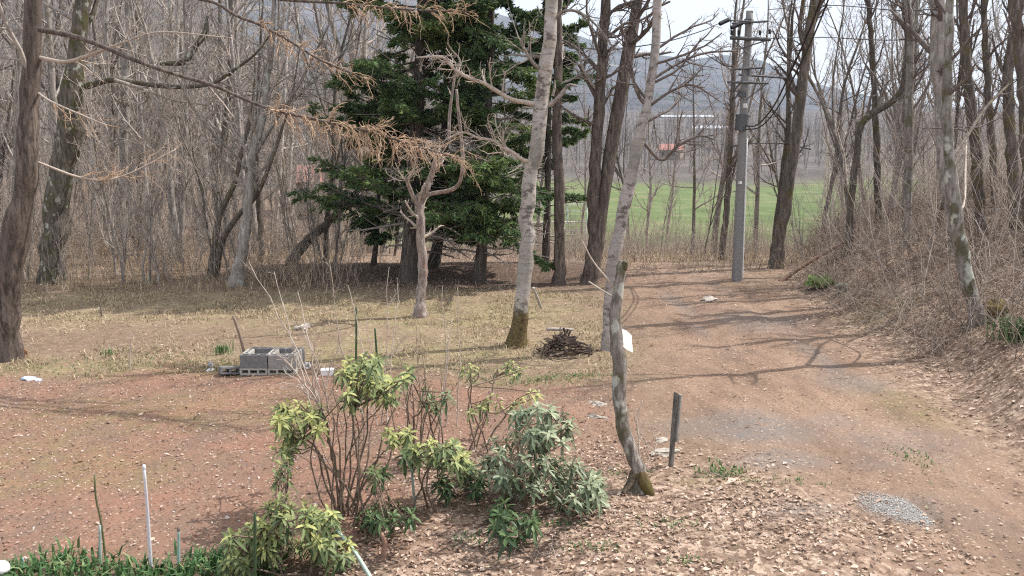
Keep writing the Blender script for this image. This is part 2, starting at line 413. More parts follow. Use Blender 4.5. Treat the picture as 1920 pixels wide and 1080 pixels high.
    st = m.mix(m.ramp(m.noise(m.pos((1.3, 2.4, 1)), 1, 5, .7), [(.52, 0.), (.66, .55)]), st, (.25, .24, .11))
    c = m.mix(s1.outputs[1], c, st)
    vo = m.n('ShaderNodeTexVoronoi'); vo.inputs['Scale'].default_value = 17; m.l(P, vo.inputs['Vector'])
    sc2 = m.n('ShaderNodeSeparateColor'); m.l(vo.outputs['Color'], sc2.inputs[0])
    lt = m.ramp(sc2.outputs[0], [(0, (.15, .10, .075)), (.45, (.32, .225, .17)), (.8, (.48, .355, .27)), (1, (.58, .45, .36))])
    lt = m.mix(m.ramp(mid, [(.4, .7), (.6, 0.)]), lt, (.13, .085, .06))
    c = m.mix(m.math('MULTIPLY', s1.outputs[2], m.ramp(mid, [(.25, .55), (.55, 1.)])), c, lt)
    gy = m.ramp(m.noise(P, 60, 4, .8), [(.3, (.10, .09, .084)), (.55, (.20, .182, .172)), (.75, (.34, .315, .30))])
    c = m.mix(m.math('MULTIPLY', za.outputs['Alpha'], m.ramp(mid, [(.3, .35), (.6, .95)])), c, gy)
    c = m.mix(s2.outputs[2], c, m.ramp(mid, [(.3, (.085, .058, .045)), (.75, (.17, .115, .088))]))
    ms = m.math('MULTIPLY', s2.outputs[1], m.ramp(m.noise(P, 3.5, 5, .7), [(.38, 0.), (.62, .75)]))
    c = m.mix(ms, c, m.ramp(fine, [(.3, (.14, .14, .05)), (.7, (.27, .25, .10))]))
    fg = m.ramp(m.noise(P, .25, 5, .7), [(.34, (.095, .125, .052)), (.5, (.125, .165, .068)), (.64, (.185, .185, .10))])
    c = m.mix(zb.outputs['Alpha'], c, m.ramp(m.noise(P, .06, 5, .7), [(.35, (.085, .075, .072)), (.65, (.16, .14, .13))]))
    c = m.mix(s2.outputs[0], c, fg)
    v2 = m.n('ShaderNodeTexVoronoi'); v2.inputs['Scale'].default_value = 24; v2.inputs['Randomness'].default_value = 1; m.l(m.pos((1, 1, 1)), v2.inputs['Vector'])
    s5 = m.n('ShaderNodeSeparateColor'); m.l(v2.outputs['Color'], s5.inputs[0])
    inside = m.ramp(v2.outputs['Distance'], [(.22, 1.), (.42, 0.)]); nearm = m.math('SUBTRACT', 1.0, zb.outputs['Alpha']); nearm = m.math('MULTIPLY', nearm, m.math('SUBTRACT', 1.0, s2.outputs[0]))
    c = m.mix(m.math('MULTIPLY', m.math('MULTIPLY', inside, m.ramp(s5.outputs[0], [(.72, 0.), (.78, .75)])), nearm), c, m.ramp(s5.outputs[1], [(0, (.36, .25, .18)), (.6, (.50, .39, .31)), (1, (.40, .36, .22))]))
    c = m.mix(m.math('MULTIPLY', m.math('MULTIPLY', inside, m.ramp(s5.outputs[2], [(.74, 0.), (.8, .8)])), nearm), c, m.ramp(s5.outputs[1], [(0, (.07, .05, .04)), (1, (.14, .11, .08))]))
    m.col(c)
    hb = m.math('ADD', m.math('MULTIPLY', mid, 1.0), m.math('MULTIPLY', fine, .5))
    m.bump(hb, .6, .05)
    me.materials.append(m.m)
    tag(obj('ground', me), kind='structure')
make_ground()

# far hills beyond the valley
def make_hills():
    prof = [(-1500, -180), (-600, -170), (0, -150), (400, -110), (700, -40), (860, 10), (947, 42), (1000, 50), (1097, 82), (1187, 104), (1240, 112), (1290, 118), (1350, 110), (1420, 122), (1470, 150), (1540, 168), (1640, 190), (1780, 205), (2100, 190), (2600, 150), (3400, 120)]
    us = np.linspace(-600, 2600, 300); top = np.interp(us, *zip(*prof)) + 5 * (fbm(us * .02, us * 0 + 3, 77) - .5)
    Yr = 2300.0; ns = 46
    rows = []
    for s in np.linspace(0, 1, ns):
        Y = 620 + (Yr - 620) * s
        X = (us - 960) / F * Y
        ztop = CAMZ + (280 - top) / F * Yr
        z = 24 + (ztop - 24) * (.25 * s + .75 * s ** 1.7) + 26 * (fbm(X * .006, X * 0 + Y * .004, 71) - .5) * s * (1 - s) * 4
        rows.append(np.stack([X, np.full_like(X, Y), z], -1))
    rows.append(np.stack([(us - 960) / F * Yr * 1.25, np.full_like(us, Yr * 1.3), np.zeros_like(us) - 40], -1))
    V = np.array(rows); nr, na, _ = V.shape
    i, j = np.meshgrid(np.arange(nr - 1), np.arange(na - 1), indexing='ij')
    Q = np.stack([i * na + j, i * na + j + 1, (i + 1) * na + j + 1, (i + 1) * na + j], -1)
    me = mk_mesh('hills', V, Q)
    m = NT('hill_woods', 1, 0)
    P = m.pos((1, 1, 2.5))
    c = m.ramp(m.noise(P, .012, 6, .72), [(.34, (.055, .06, .07)), (.5, (.095, .095, .105)), (.66, (.15, .14, .145))])  # bluish tones put part of the distant haze into the hill colour
    c = m.mix(m.ramp(m.noise(P, .0065, 4, .6), [(.55, 0.), (.62, .8)]), c, (.05, .075, .05))
    c = m.mix(m.ramp(m.noise(m.pos((.4, 1, 4)), .006, 4, .6), [(.6, 0.), (.66, .85)]), c, (.34, .29, .24))
    c = m.mix(m.ramp(m.noise(P, .09, 4, .8), [(.35, .45), (.6, 0.)]), c, (.06, .05, .045))
    m.col(c); me.materials.append(m.m)
    tag(obj('hills', me), kind='structure')
make_hills()

# ------------------------------------------------------------------ bare woodland trees
def make_bare(name, seed, H, r0, n1, t0, ang, L1, n2, n3, bmat, tmat, wander=.05, trop=.1, fork=0, k3=3, rmin=.004, n4=0, lean=0):
    global rng
    rng = np.random.default_rng(seed)
    N = 16
    d = np.array([lean, 0, 1.0]); pts = [np.array([0, 0, -.15])]
    for i in range(N - 1):
        d = nrm(d + rng.normal(0, wander, 3) + np.array([0, 0, .03])); pts.append(pts[-1] + d * H / (N - 1))
    P = np.array(pts)[None]; R = (r0 * (np.linspace(1, .12, N) ** .85))[None]; R[0, 0] *= 1.3
    tr = Tubes().add(P, R, 8)
    stems, sr = P, R
    if fork:
        Pf, Rf = branches(P, R, fork, .12, .5, .35, .75, .75, 12, .08, .12, .01); tr.add(Pf, Rf, 6)
        Pf = Pf
    cr = Tubes()
    P1, R1 = branches(P, R, n1, t0, .98, ang, L1, .5, 7, .13, trop, rmin * 1.6)
    if fork:
        Pg, Rg = branches(Pf, Rf, max(5, n1 // 2), .25, .98, ang, .3, .5, 7, .13, trop, rmin * 1.6); P1 = np.concatenate([P1, Pg]); R1 = np.concatenate([R1, Rg])
    cr.add(P1, R1, 4)
    P2, R2 = branches(P1, R1, n2, .15, 1, .7, .45, .6, 5, .17, trop * .8, rmin * 1.1); cr.add(P2, R2, 3)
    P3, R3 = branches(P2, R2, n3, .15, 1, .7, .5, .7, 4, .2, trop * .6, rmin * .8, taper=.6); cr.add(P3, R3, 3)
    e = thing(name, 'x', 'tree', (0, 0, 0))
    obj('trunk', tr.mesh('trunk', bmat), e); obj('crown', cr.mesh('crown', tmat), e)
    return e

protos_tall = [make_bare('bare_tree', 100 + i, H, r0, n1, t0, a, L1, 7, 6, bm_, tm, w_, .12, fk) for i, (H, r0, n1, t0, a, L1, bm_, tm, w_, fk) in enumerate([
    (13, .13, 22, .22, .85, .26, B_WOOD, TWIG, .035, 0), (12, .10, 24, .18, .7, .25, B_GREY, TWIG, .05, 0), (14, .16, 22, .25, .9, .28, B_WOOD, TWIG_B, .04, 1),
    (11, .08, 22, .12, .7, .24, B_GREY, TWIG_B, .06, 1), (12, .11, 20, .2, .8, .30, B_DARK, TWIG_D, .07, 2)])]
protos_birch = [make_bare('slim_birch', 130, 12, .07, 22, .3, .6, .18, 6, 5, B_BIRCH2, TWIG_B, .04, .05)]
protos_sap = [make_bare('bare_sapling', 150 + i, H, r0, 16, .1, .65, .32, 6, 5, bm_, tm, .08, .12, fk, rmin=.0035) for i, (H, r0, bm_, tm, fk) in enumerate([
    (5, .03, B_PALE, TWIG_B, 1), (4, .025, B_GREY, TWIG, 2), (6, .04, B_WOOD, TWIG_B, 2)])]
protos_multi = [make_bare('thicket_tree', 170 + i, H, r0, 18, .12, .55, .30, 7, 6, bm_, tm, .07, .14, fk, rmin=.004, lean=ln) for i, (H, r0, bm_, tm, fk, ln) in enumerate([
    (10, .065, B_WOOD, TWIG_B, 3, -.1), (9, .055, B_DARK, TWIG, 3, .1), (11, .08, B_GREY, TWIG, 2, 0), (8, .045, B_GREY, TWIG_B, 4, -.15)])]
used = set()
def place(pr, x, y, label, group, sc=1, rz=None):
    rz = random.uniform(0, 6.28) if rz is None else rz
    loc = (x, y, gz1(x, y))
    if pr.name not in used:
        used.add(pr.name); pr.location = loc; pr.rotation_euler = (0, 0, rz); pr.scale = (sc,) * 3; pr['label'] = label; pr['group'] = group; return pr
    return copy_tree(pr, loc, rz, sc, label, group)

R2_ = random.Random(3)
cnt = 0
def proj(x, y): return 960 + F * x / (y * cp + CAMZ * sp_)
while cnt < 140:
    y = 21.5 + 55 * R2_.random() ** 1.15; x = y * R2_.uniform(-.72, -.06)
    px = proj(x, y)
    if px > 640 and y < 34: continue
    if y < 27 and (60 < px < 190 or 380 < px < 560): continue
    pr = R2_.choice(protos_tall + protos_tall + protos_birch)
    nm = pr.name.split('.')[0]
    lab = ('slim pale birch trunk among the grey trees of the bare wood behind the yard' if nm == 'slim_birch' else
           'bare leafless grey-brown tree in the dense wood behind the grassy yard')
    place(pr, x, y, lab, 'slim birches in the wood behind the yard' if nm == 'slim_birch' else 'bare trees of the wood behind the yard', R2_.uniform(.75, 1.25)); cnt += 1
cnt = 0
while cnt < 150:
    y = 20.2 + 22 * R2_.random() ** 1.4; x = y * R2_.uniform(-.72, -.10)
    px = proj(x, y)
    if px > 640 and y < 31: continue
    place(R2_.choice(protos_sap), x, y, 'thin leafless sapling with tan twigs at the edge of the wood behind the yard', 'saplings at the edge of the wood', R2_.uniform(.5, 1.1)); cnt += 1
# thicket on the bank beside the drive
cnt = 0
while cnt < 34:
    y = 15.5 + 30 * R2_.random() ** 1.1; x = y * R2_.uniform(.36, .82)
    px = proj(x, y)
    toe = 5.5 + .09 * (y - 8) if y < 20 else 6.6 + .36 * (y - 20)
    if x < toe + .9 or px < 1500: continue
    if y < 20 and 1700 < px < 1840: continue
    place(R2_.choice(protos_multi), x, y, 'dark bare many-stemmed tree in the thicket on the bank beside the drive', 'thicket trees on the bank beside the drive', R2_.uniform(.7, 1.15)); cnt += 1
# thin trees at the edge of the green field
for px, Y, sc in [(1340, 31, .75), (1300, 33, .6), (1420, 34, .8), (1545, 33, .9), (1580, 36, .8), (1215, 36, .7), (1250, 40, .7), (1470, 40, .8), (1090, 38, .7), (1010, 36, .7), (960, 40, .8), (860, 36, .8), (1620, 40, .9), (720, 40, .9), (640, 37, .9), (1180, 44, .8)]:
    p = atY(px, 400, Y)
    place(R2_.choice(protos_tall), p.x, Y, 'thin bare tree standing beyond the yard at the near edge of the green field', 'thin trees along the green field', sc)
for px, Y, sc in [(1325, 27, .7), (1275, 28, .5), (1420, 28, .6), (1500, 30, .8), (1195, 30, .6), (1550, 27, .7), (1080, 29, .6), (1240, 31, .5), (1370, 31, .7), (1600, 26, .8), (1510, 25, .6)]:
    p = atY(px, 400, Y)
    place(R2_.choice(protos_sap), p.x, Y, 'leafless sapling growing on the verge past the end of the drive', 'saplings past the end of the drive', sc)

# far woods: hillside and band beyond the field (nobody could count them)
def far_woods(name, pts, hs, mat, seed, nb=13, wid=.11):
    global rng
    rng = np.random.default_rng(seed)
    x, y = pts; z = gz(x, y); M = len(x)
    h = rng.uniform(*hs, M)
    P = np.stack([np.stack([x, y, z - .3], -1), np.stack([x + rng.normal(0, .3, M), y, z + h * .5], -1), np.stack([x + rng.normal(0, .5, M), y, z + h], -1)], 1)
    R = np.stack([h * .011, h * .008, h * .002], -1)
    t = Tubes().add(P, R, 3)
    P1, R1 = branches(P, R, nb, .15, 1, .65, .27, .6, 3, .15, .1, wid * .25, shape=.5); t.add(P1, R1, 3)
    o = obj(name, t.mesh(name, mat)); tag(o, kind='stuff')
n = 3600
a = rng.uniform(-.78, -.02, n); yy = 78 + 420 * rng.random(n) ** 1.3
far_woods('hillside_woods', (a * yy, yy), (8, 13), plain('far_twig', (.29, .26, .245), .3, 1, .3), 5)
n = 1700
a = rng.uniform(-.25, .95, n); yy = 168 + 330 * rng.random(n) ** 1.4
far_woods('valley_woods', (a * yy, yy), (6, 10), plain('valley_twig', (.19, .165, .16), .3, 1, .3), 6)
n = 110
yy = rng.uniform(50, 120, n); a = rng.uniform(.36, .85, n)
far_woods('bank_woods', (a * yy, yy), (6, 10), TWIG_B, 8, 16, .06)

# ------------------------------------------------------------------ hero trees
def hero_path(pxs, Y, Y1=None, n=22, bury=0):
    Y1 = Y if Y1 is None else Y1
    m = len(pxs)
    pts = [atY(a, b, Y + (Y1 - Y) * i / (m - 1)) for i, (a, b, c) in enumerate(pxs)]
    rr = [pxr(c, p) for (a, b, c), p in zip(pxs, pts)]
    A = np.array([(p.x, p.y, p.z, r) for p, r in zip(pts, rr)])
    Q = catmull(A, n)
    if bury: Q[0, 2] -= bury
    return Q[:, :3], np.maximum(Q[:, 3], .002)
def extend(P, R, H, n=12, lean=.5):
    d = P[-1] - P[-3]; d = d / np.linalg.norm(d); z0 = P[-1, 2]; need = max(H - z0, 1); st = need / n; pts = [P[-1]]; rs = [R[-1]]
    for i in range(n):
        d = nrm(d * 1.0 + np.array([0, 0, .08]) + rng.normal(0, .035, 3)); pts.append(pts[-1] + d * st); rs.append(max(R[-1] * (1 - (i + 1) / n * .92), .008))
    return np.vstack([P, pts[1:]]), np.concatenate([R, rs[1:]])
def hero(name, label, pxs, H, bmat, tmat, Y=None, t0=.35, n1=18, L1=.2, ang=.9, n2=7, n3=6, seed=1, extra=(), group=None, cat='tree', Y1=None, trop=.06, rmin=.004, knob=.0, k=12, twigs=None, forks=()):
    """trunk follows the traced run of the photo at its own distance; EXTRA: traced limbs [(pixels, Yend, twig spec)]"""
    global rng
    rng = np.random.default_rng(seed)
    if Y is None: Y = at(pxs[0][0], pxs[0][1]).y
    P, R = hero_path(pxs, Y, Y1, 26)
    base = Vector((P[0, 0], P[0, 1], gz1(P[0, 0], P[0, 1])))
    P[0, 2] = min(P[0, 2], base.z) - .15; R[0] *= 1.25
    R = R * (1 + rng.normal(0, .045, len(R))); P[1:-1, :2] += rng.normal(0, .12, (len(P) - 2, 2)) * R[1:-1, None]
    if H: P, R = extend(P, R, H)
    e = thing(name, label, cat, base, group)
    tr = Tubes().add(P, R, k)
    Ps, Rs = [P[None]], [R[None]]
    for fx, Yf, Hf in forks:
        Pf, Rf = hero_path(fx, Y, Yf, 20)
        if Hf: Pf, Rf = extend(Pf, Rf, Hf)
        tr.add(Pf, Rf, k - 2); Ps.append(Pf[None]); Rs.append(Rf[None])
    obj('trunk', tr.mesh('trunk', bmat, base), e)
    cr = Tubes(); any_ = False
    for Pa, Ra in zip(Ps, Rs):
        if n1:
            P1, R1 = branches(Pa, Ra, n1, t0, .99, ang, L1, .42, 8, .15, trop, rmin * 2, Labs=(H or 4)); cr.add(P1, R1, 5)
            P2, R2 = branches(P1, R1, n2, .12, 1, .75, .42, .6, 5, .18, trop * .6, rmin * 1.1); cr.add(P2, R2, 3)
            if n3:
                P3, R3 = branches(P2, R2, n3, .12, 1, .75, .45, .7, 4, .22, trop * .5, rmin * .8, taper=.6); cr.add(P3, R3, 3)
            any_ = True
    if any_: obj('crown', cr.mesh('crown', tmat, base), e)
    for item in extra:
        bx, Yb, spec = item[:3]; bm2 = item[3] if len(item) > 3 else bmat
        Yst = item[4] if len(item) > 4 else Y
        Pb, Rb = hero_path(bx, Yst, Yb, 24)
        bo = obj('branch', Tubes().add(Pb, Rb, 7).mesh('branch', bm2, base), e)
        if spec:
            (m1, l1, m2, l2, tp, tm) = spec
            tw = Tubes()
            P1, R1 = branches(Pb[None], Rb[None], m1, item[5] if len(item) > 5 else .25, 1, .9, 1, .55, 6, .2, tp, .0035, Labs=l1, shape=.2); tw.add(P1, R1, 4)
            P2, R2 = branches(P1, R1, m2, .1, 1, .8, l2, .7, 4, .25, tp * .7, .0026, taper=.7, shape=.2); tw.add(P2, R2, 3)
            obj('twig_spray', tw.mesh('twig_spray', tm, base), bo)
    return e

LO = (60, .55, 7, .42, -.16, TWIG_O)
hero('larch_tree', 'large dark larch trunk bowed near its foot with long drooping boughs at the yard',
     [(14, 676, 46), (15, 600, 42), (17, 520, 45), (27, 455, 50), (40, 400, 44), (48, 340, 38), (54, 250, 36), (58, 150, 32), (63, 0, 31), (66, -150, 28)], 12, B_LARCH, TWIG, seed=21, t0=.5, n1=12, L1=.16,
     extra=[([(74, 56, 10), (130, 66, 10), (180, 82, 9), (250, 112, 8), (330, 140, 7), (400, 160, 7), (460, 187, 6), (520, 208, 6), (640, 235, 5), (700, 250, 5), (770, 270, 4), (868, 300, 3)], 10.2, (95, .46, 10, .42, -.19, TWIG_O), B_LARCH, 12.75, .62),
            ([(74, 108, 8), (120, 116, 7), (165, 104, 6), (230, 80, 4), (300, 60, 3), (420, 70, 2)], 12.0, (14, .5, 4, .4, .0, TWIG_P), TWIG_P),
            ([(66, -60, 8), (200, -30, 7), (385, 0, 6), (440, 28, 6), (490, 48, 5), (545, 78, 5), (600, 112, 4), (690, 150, 3)], 11.5, (40, .40, 7, .45, -.08, TWIG_O), B_LARCH, 12.75, .55),
            ([(66, -120, 8), (300, -50, 7), (500, -5, 6), (640, 6, 5), (760, 18, 4), (880, 22, 3)], 11.0, (44, .36, 7, .45, -.1, TWIG_O), B_LARCH, 12.75, .6),
            ([(72, 175, 5), (95, 190, 4), (140, 210, 3), (200, 235, 2)], 12.2, (10, .4, 5, .4, -.05, TWIG_O), TWIG_P),
            ([(60, 300, 5), (160, 335, 4), (230, 330, 3), (330, 280, 2)], 13.6, (24, .55, 7, .45, -.02, TWIG_O), TWIG_P)])
hero('mossy_tree', 'stout leaning mossy dark tree with pale lichen spots behind the bowed larch trunk',
     [(92, 512, 46), (100, 440, 44), (108, 380, 42), (117, 300, 44), (128, 230, 44), (140, 150, 38), (150, 60, 30), (156, 0, 28), (162, -80, 26)], 13, B_MOSSY, TWIG, Y=20.6, seed=22, t0=.5, n1=12, L1=.2,
     extra=[([(160, 162, 13), (205, 150, 11), (240, 152, 10), (290, 160, 9), (350, 163, 8), (400, 155, 7), (440, 130, 6), (480, 100, 4), (510, 60, 3)], 19.6, (14, 1.2, 6, .4, .1, TWIG)),
            ([(215, 150, 7), (265, 166, 6), (320, 186, 5), (390, 197, 3)], 19.8, (10, .6, 5, .4, .0, TWIG_P), B_PALE, 20.3),
            ([(150, 70, 10), (172, 30, 9), (182, 0, 8), (200, -60, 6)], 21, None),
            ([(300, 120, 6), (345, 115, 12), (368, 85, 10), (385, 60, 12), (388, 30, 3)], 20.5, (6, .6, 5, .4, .1, TWIG), B_MOSSY, 20.3)])
hero('grey_tree', 'grey forked tree at the far edge of the grass between dark leaning stems',
     [(440, 536, 34), (448, 500, 24), (456, 460, 20), (462, 410, 19), (467, 360, 18), (474, 290, 17), (490, 230, 15), (500, 170, 13), (508, 100, 11)], 9, B_GREY, TWIG, seed=23, t0=.3, n1=24, L1=.24, ang=.7, trop=.1,
     extra=[([(470, 330, 8), (440, 290, 6), (400, 250, 5), (360, 200, 4), (330, 140, 3)], 18.5, (12, .8, 6, .4, .08, TWIG)),
            ([(478, 290, 9), (520, 220, 7), (560, 160, 6), (590, 100, 4), (620, 40, 3)], 19, (16, .9, 6, .4, .08, TWIG)),
            ([(495, 215, 7), (545, 190, 6), (600, 140, 4), (640, 100, 3)], 19, (14, .8, 6, .4, .06, TWIG))])
hero('leaning_tree', 'dark twin-stemmed tree leaning towards the grey forked tree', [(396, 520, 15), (403, 450, 12), (412, 405, 11), (425, 375, 10), (440, 345, 9), (452, 290, 8), (470, 220, 7)], 6, B_DARK, TWIG, seed=24, t0=.4, n1=14, L1=.22,
     forks=[([(402, 520, 13), (416, 455, 11), (432, 425, 11), (452, 398, 10), (478, 370, 9), (494, 340, 8), (520, 270, 6)], 19.8, 6)])
hero('slanting_tree', 'dark bark tree slanting out of the ground towards the spruces', [(548, 497, 26), (560, 470, 20), (578, 450, 18), (602, 428, 16), (630, 402, 14), (668, 362, 12), (700, 310, 10)], 6, B_DARK, TWIG, seed=25, t0=.5, n1=14, L1=.22)
hero('dark_sapling', 'thin dark straight tree between the grey forked tree and the slanting one', [(491, 490, 12), (488, 430, 10), (484, 360, 9), (480, 250, 7), (486, 130, 6)], 9, B_DARK, TWIG, seed=26, t0=.3, n1=16, L1=.2)
for i, (px, top, Y, wd, lab) in enumerate([(228, 240, 27, 17, 'tall straight grey trunk in the wood, paired with a thinner dark one'), (263, 258, 27.5, 12, 'thin dark upright trunk beside the tall straight grey one in the wood'),
                                    (322, 334, 26, 10, 'slender trunk in the wood midway between the mossy tree and the grey forked tree'), (112, 88, 24, 15, 'brown trunk just behind the stout mossy tree'),
                                    (205, 198, 30, 13, 'straight grey trunk just past the stout mossy tree in the wood')]):
    py = 280 + 3.2 * F / Y - 6
    hero('bare_tree', lab, [(px - 2, py, wd * 1.2), (px, 380, wd), (px + (top - px) * .5, 200, wd * .9), (top, 0, wd * .75)], 13, [B_GREY, B_DARK, B_GREY, B_WOOD, B_GREY][i], TWIG, Y=Y, seed=30 + i, t0=.3, n1=18, L1=.2)

for i, (pxs, Y, lab) in enumerate([([(372, 420, 8), (376, 330, 8), (381, 240, 7), (392, 100, 6), (398, 0, 5)], 30, 'slim white birch in the wood just before the grey forked tree'),
                                    ([(516, 430, 9), (526, 300, 8), (532, 200, 7), (536, 120, 7), (545, 0, 6)], 31, 'slim white birch in the wood behind the grey forked tree, the thicker of a pair'),
                                    ([(536, 430, 7), (545, 300, 6), (549, 200, 6), (553, 100, 5), (560, 0, 5)], 33, 'slim white birch in the wood behind the grey forked tree, the thinner of a pair'),
                                    ([(176, 440, 8), (174, 300, 7), (168, 150, 7), (170, 0, 6)], 29, 'slim white birch in the wood right behind the stout mossy tree')]):
    hero('slim_birch', lab, pxs, 11, B_WHITE, TWIG_B, Y=Y, seed=300 + i, t0=.35, n1=16, L1=.14)
hero('birch_tree', 'large pale birch with a moss-brown foot beside the heap of sticks',
     [(968, 650, 48), (974, 610, 31), (980, 560, 28), (985, 500, 28), (989, 440, 27), (988, 370, 28), (996, 320, 27), (1004, 290, 27), (1015, 200, 27), (1028, 100, 25), (1034, 0, 23), (1040, -120, 21)], 9.5, B_BIRCH, TWIG_D, seed=40, t0=.66, n1=11, L1=.22, k=16,
     extra=[([(1008, 196, 10), (985, 192, 9), (958, 186, 8), (930, 170, 8), (905, 155, 7), (880, 147, 6), (855, 133, 6), (838, 115, 5), (825, 106, 4), (780, 108, 3)], 13.2, (16, .5, 6, .45, .02, TWIG_P), TWIG_P),
            ([(1000, 304, 9), (980, 300, 8), (960, 285, 7), (942, 277, 7), (925, 264, 6), (895, 258, 5), (868, 248, 4), (835, 262, 3)], 13.4, (18, .5, 6, .45, .02, TWIG_P), TWIG_P),
            ([(1030, 196, 9), (1044, 186, 8), (1056, 172, 8), (1066, 160, 6), (1082, 161, 4)], 13.6, None, B_BIRCH2),
            ([(1036, 180, 6), (1040, 165, 4), (1040, 150, 3)], 13.8, None, B_BIRCH2),
            ([(1014, 130, 7), (1000, 118, 7), (988, 100, 6), (978, 80, 5), (985, 60, 3)], 13.4, (8, .6, 5, .4, .1, TWIG), B_GREY),
            ([(1036, 40, 7), (1060, 20, 6), (1090, 25, 5), (1120, 50, 4), (1150, 90, 3)], 13.2, (14, .7, 6, .4, -.02, TWIG_D), B_GREY)])
hero('white_birch', 'slim pale birch at the near side of the drive, behind the broken mossy stem',
     [(1140, 656, 24), (1138, 610, 18), (1144, 540, 20), (1153, 480, 25), (1165, 420, 24), (1176, 360, 24), (1190, 300, 22), (1204, 240, 19), (1216, 180, 17), (1227, 100, 16), (1233, 0, 16), (1240, -120, 14)], 9.5, B_BIRCH2, TWIG_D, seed=41, t0=.42, n1=22, L1=.2, ang=1.0, trop=.03, k=14,
     extra=[([(1222, 150, 6), (1270, 120, 5), (1320, 100, 4), (1380, 95, 3)], 14, (14, .6, 6, .4, .0, TWIG_D), TWIG_D),
            ([(1205, 265, 7), (1240, 300, 6), (1270, 275, 5), (1310, 255, 4), (1340, 262, 3)], 13.4, (16, .6, 6, .4, .04, TWIG_D), TWIG_D),
            ([(1216, 200, 6), (1260, 170, 5), (1300, 160, 4), (1350, 190, 2)], 13.0, (16, .6, 6, .4, .02, TWIG_D), TWIG_D)])
hero('broken_stem', 'curved mottled stem broken off at head height with a white plate fixed to it',
     [(1198, 920, 46), (1197, 890, 30), (1186, 855, 26), (1172, 815, 27), (1164, 770, 25), (1160, 720, 26), (1162, 680, 27), (1158, 645, 26), (1155, 610, 23), (1156, 570, 21), (1161, 530, 19), (1165, 498, 17), (1166, 488, 8)], 0,
     bark('mottled_bark', (.12, .10, .085), (.42, .375, .335), moss=(.11, .10, .05), lichen=(.50, .49, .44), var=.02, sc=1.8), TWIG_P, seed=42, n1=0, k=16, cat='tree trunk',
     extra=[([(1193, 872, 22), (1203, 896, 27), (1213, 915, 24), (1224, 932, 12)], 7.62, None, bark('mossy_root', (.06, .045, .025), (.20, .145, .06), moss=(.12, .10, .03), var=.02, sc=2), 7.74), ([(1192, 880, 18), (1182, 905, 16), (1168, 926, 9)], 7.6, None, bark('root_bark', (.07, .055, .04), (.22, .17, .12), var=.02, sc=2), 7.74), ([(1163, 505, 12), (1170, 500, 16), (1173, 490, 10)], 7.7, None, B_MOSSY, 7.75), ([(1155, 545, 5), (1140, 525, 4), (1112, 490, 3), (1092, 452, 2)], 7.6, None, TWIG_P, 7.75), ([(1156, 560, 4), (1130, 545, 3), (1104, 528, 3)], 7.9, None, TWIG_P, 7.75),
            ([(1200, 875, 3), (1197, 820, 3), (1195, 785, 2), (1205, 750, 1.5)], 7.9, None, TWIG_P, 7.75)])
hero('small_pale_tree', 'small pale tree with a broken fork in front of the spruces',
     [(786, 594, 30), (789, 565, 20), (792, 530, 18), (793, 490, 18), (789, 450, 17), (788, 410, 17), (786, 376, 17), (790, 364, 14)], 0, B_MOTT, TWIG_P, seed=43, n1=9, L1=.22, t0=.55, n3=3, k=14,
     forks=[([(786, 385, 14), (795, 366, 13), (803, 345, 12), (812, 318, 10), (817, 300, 9), (822, 288, 3)], 16.0, 0), ([(786, 385, 12), (776, 372, 9), (768, 352, 8), (763, 340, 6), (760, 330, 2)], 16.0, 0)],
     extra=[([(792, 368, 9), (815, 362, 8), (840, 358, 8), (856, 350, 8), (864, 335, 7), (868, 300, 7), (864, 250, 7), (859, 205, 6), (856, 168, 5)], 15.4, None, B_MOTT),
            ([(842, 262, 6), (843, 215, 6), (848, 175, 5), (853, 143, 5), (862, 114, 4), (850, 98, 3), (838, 80, 2)], 15.5, (6, .3, 4, .4, .05, TWIG_P), B_MOTT, 15.6),
            ([(858, 145, 4), (840, 110, 3), (815, 105, 3), (780, 108, 2)], 15.3, (6, .3, 4, .4, .0, TWIG_P), B_MOTT, 15.5)])
hero('straight_larch', 'straight slender brown conifer trunk between the large birch and the twin trunks',
     [(1049, 532, 26), (1049, 480, 21), (1048, 400, 20), (1046, 300, 19), (1044, 200, 17), (1046, 100, 15), (1046, 0, 14)], 13, B_LARCH, TWIG, seed=44, t0=.45, n1=18, L1=.16, ang=1.2)
hero('twin_trunk_tree', 'tall dark tree splitting low into two trunks beside the end of the drive',
     [(1106, 532, 36), (1110, 500, 28), (1113, 440, 22), (1114, 360, 24), (1118, 280, 22), (1123, 190, 21), (1130, 100, 20), (1136, 0, 18)], 14, B_LARCH, TWIG_D, seed=45, t0=.42, n1=24, L1=.2, ang=1.0, trop=.02,
     forks=[([(1108, 520, 30), (1122, 450, 24), (1131, 380, 22), (1144, 290, 26), (1160, 200, 26), (1178, 100, 25), (1196, 0, 19), (1215, -120, 16)], 20.5, 14)],
     extra=[([(1190, 30, 6), (1170, 60, 5), (1145, 70, 4), (1110, 60, 3)], 19.5, (12, .6, 6, .4, .05, TWIG_D), TWIG_D, 20.4), ([(1120, 170, 7), (1105, 150, 6), (1090, 120, 5), (1085, 80, 3)], 20, (12, .7, 6, .4, .06, TWIG), TWIG)])
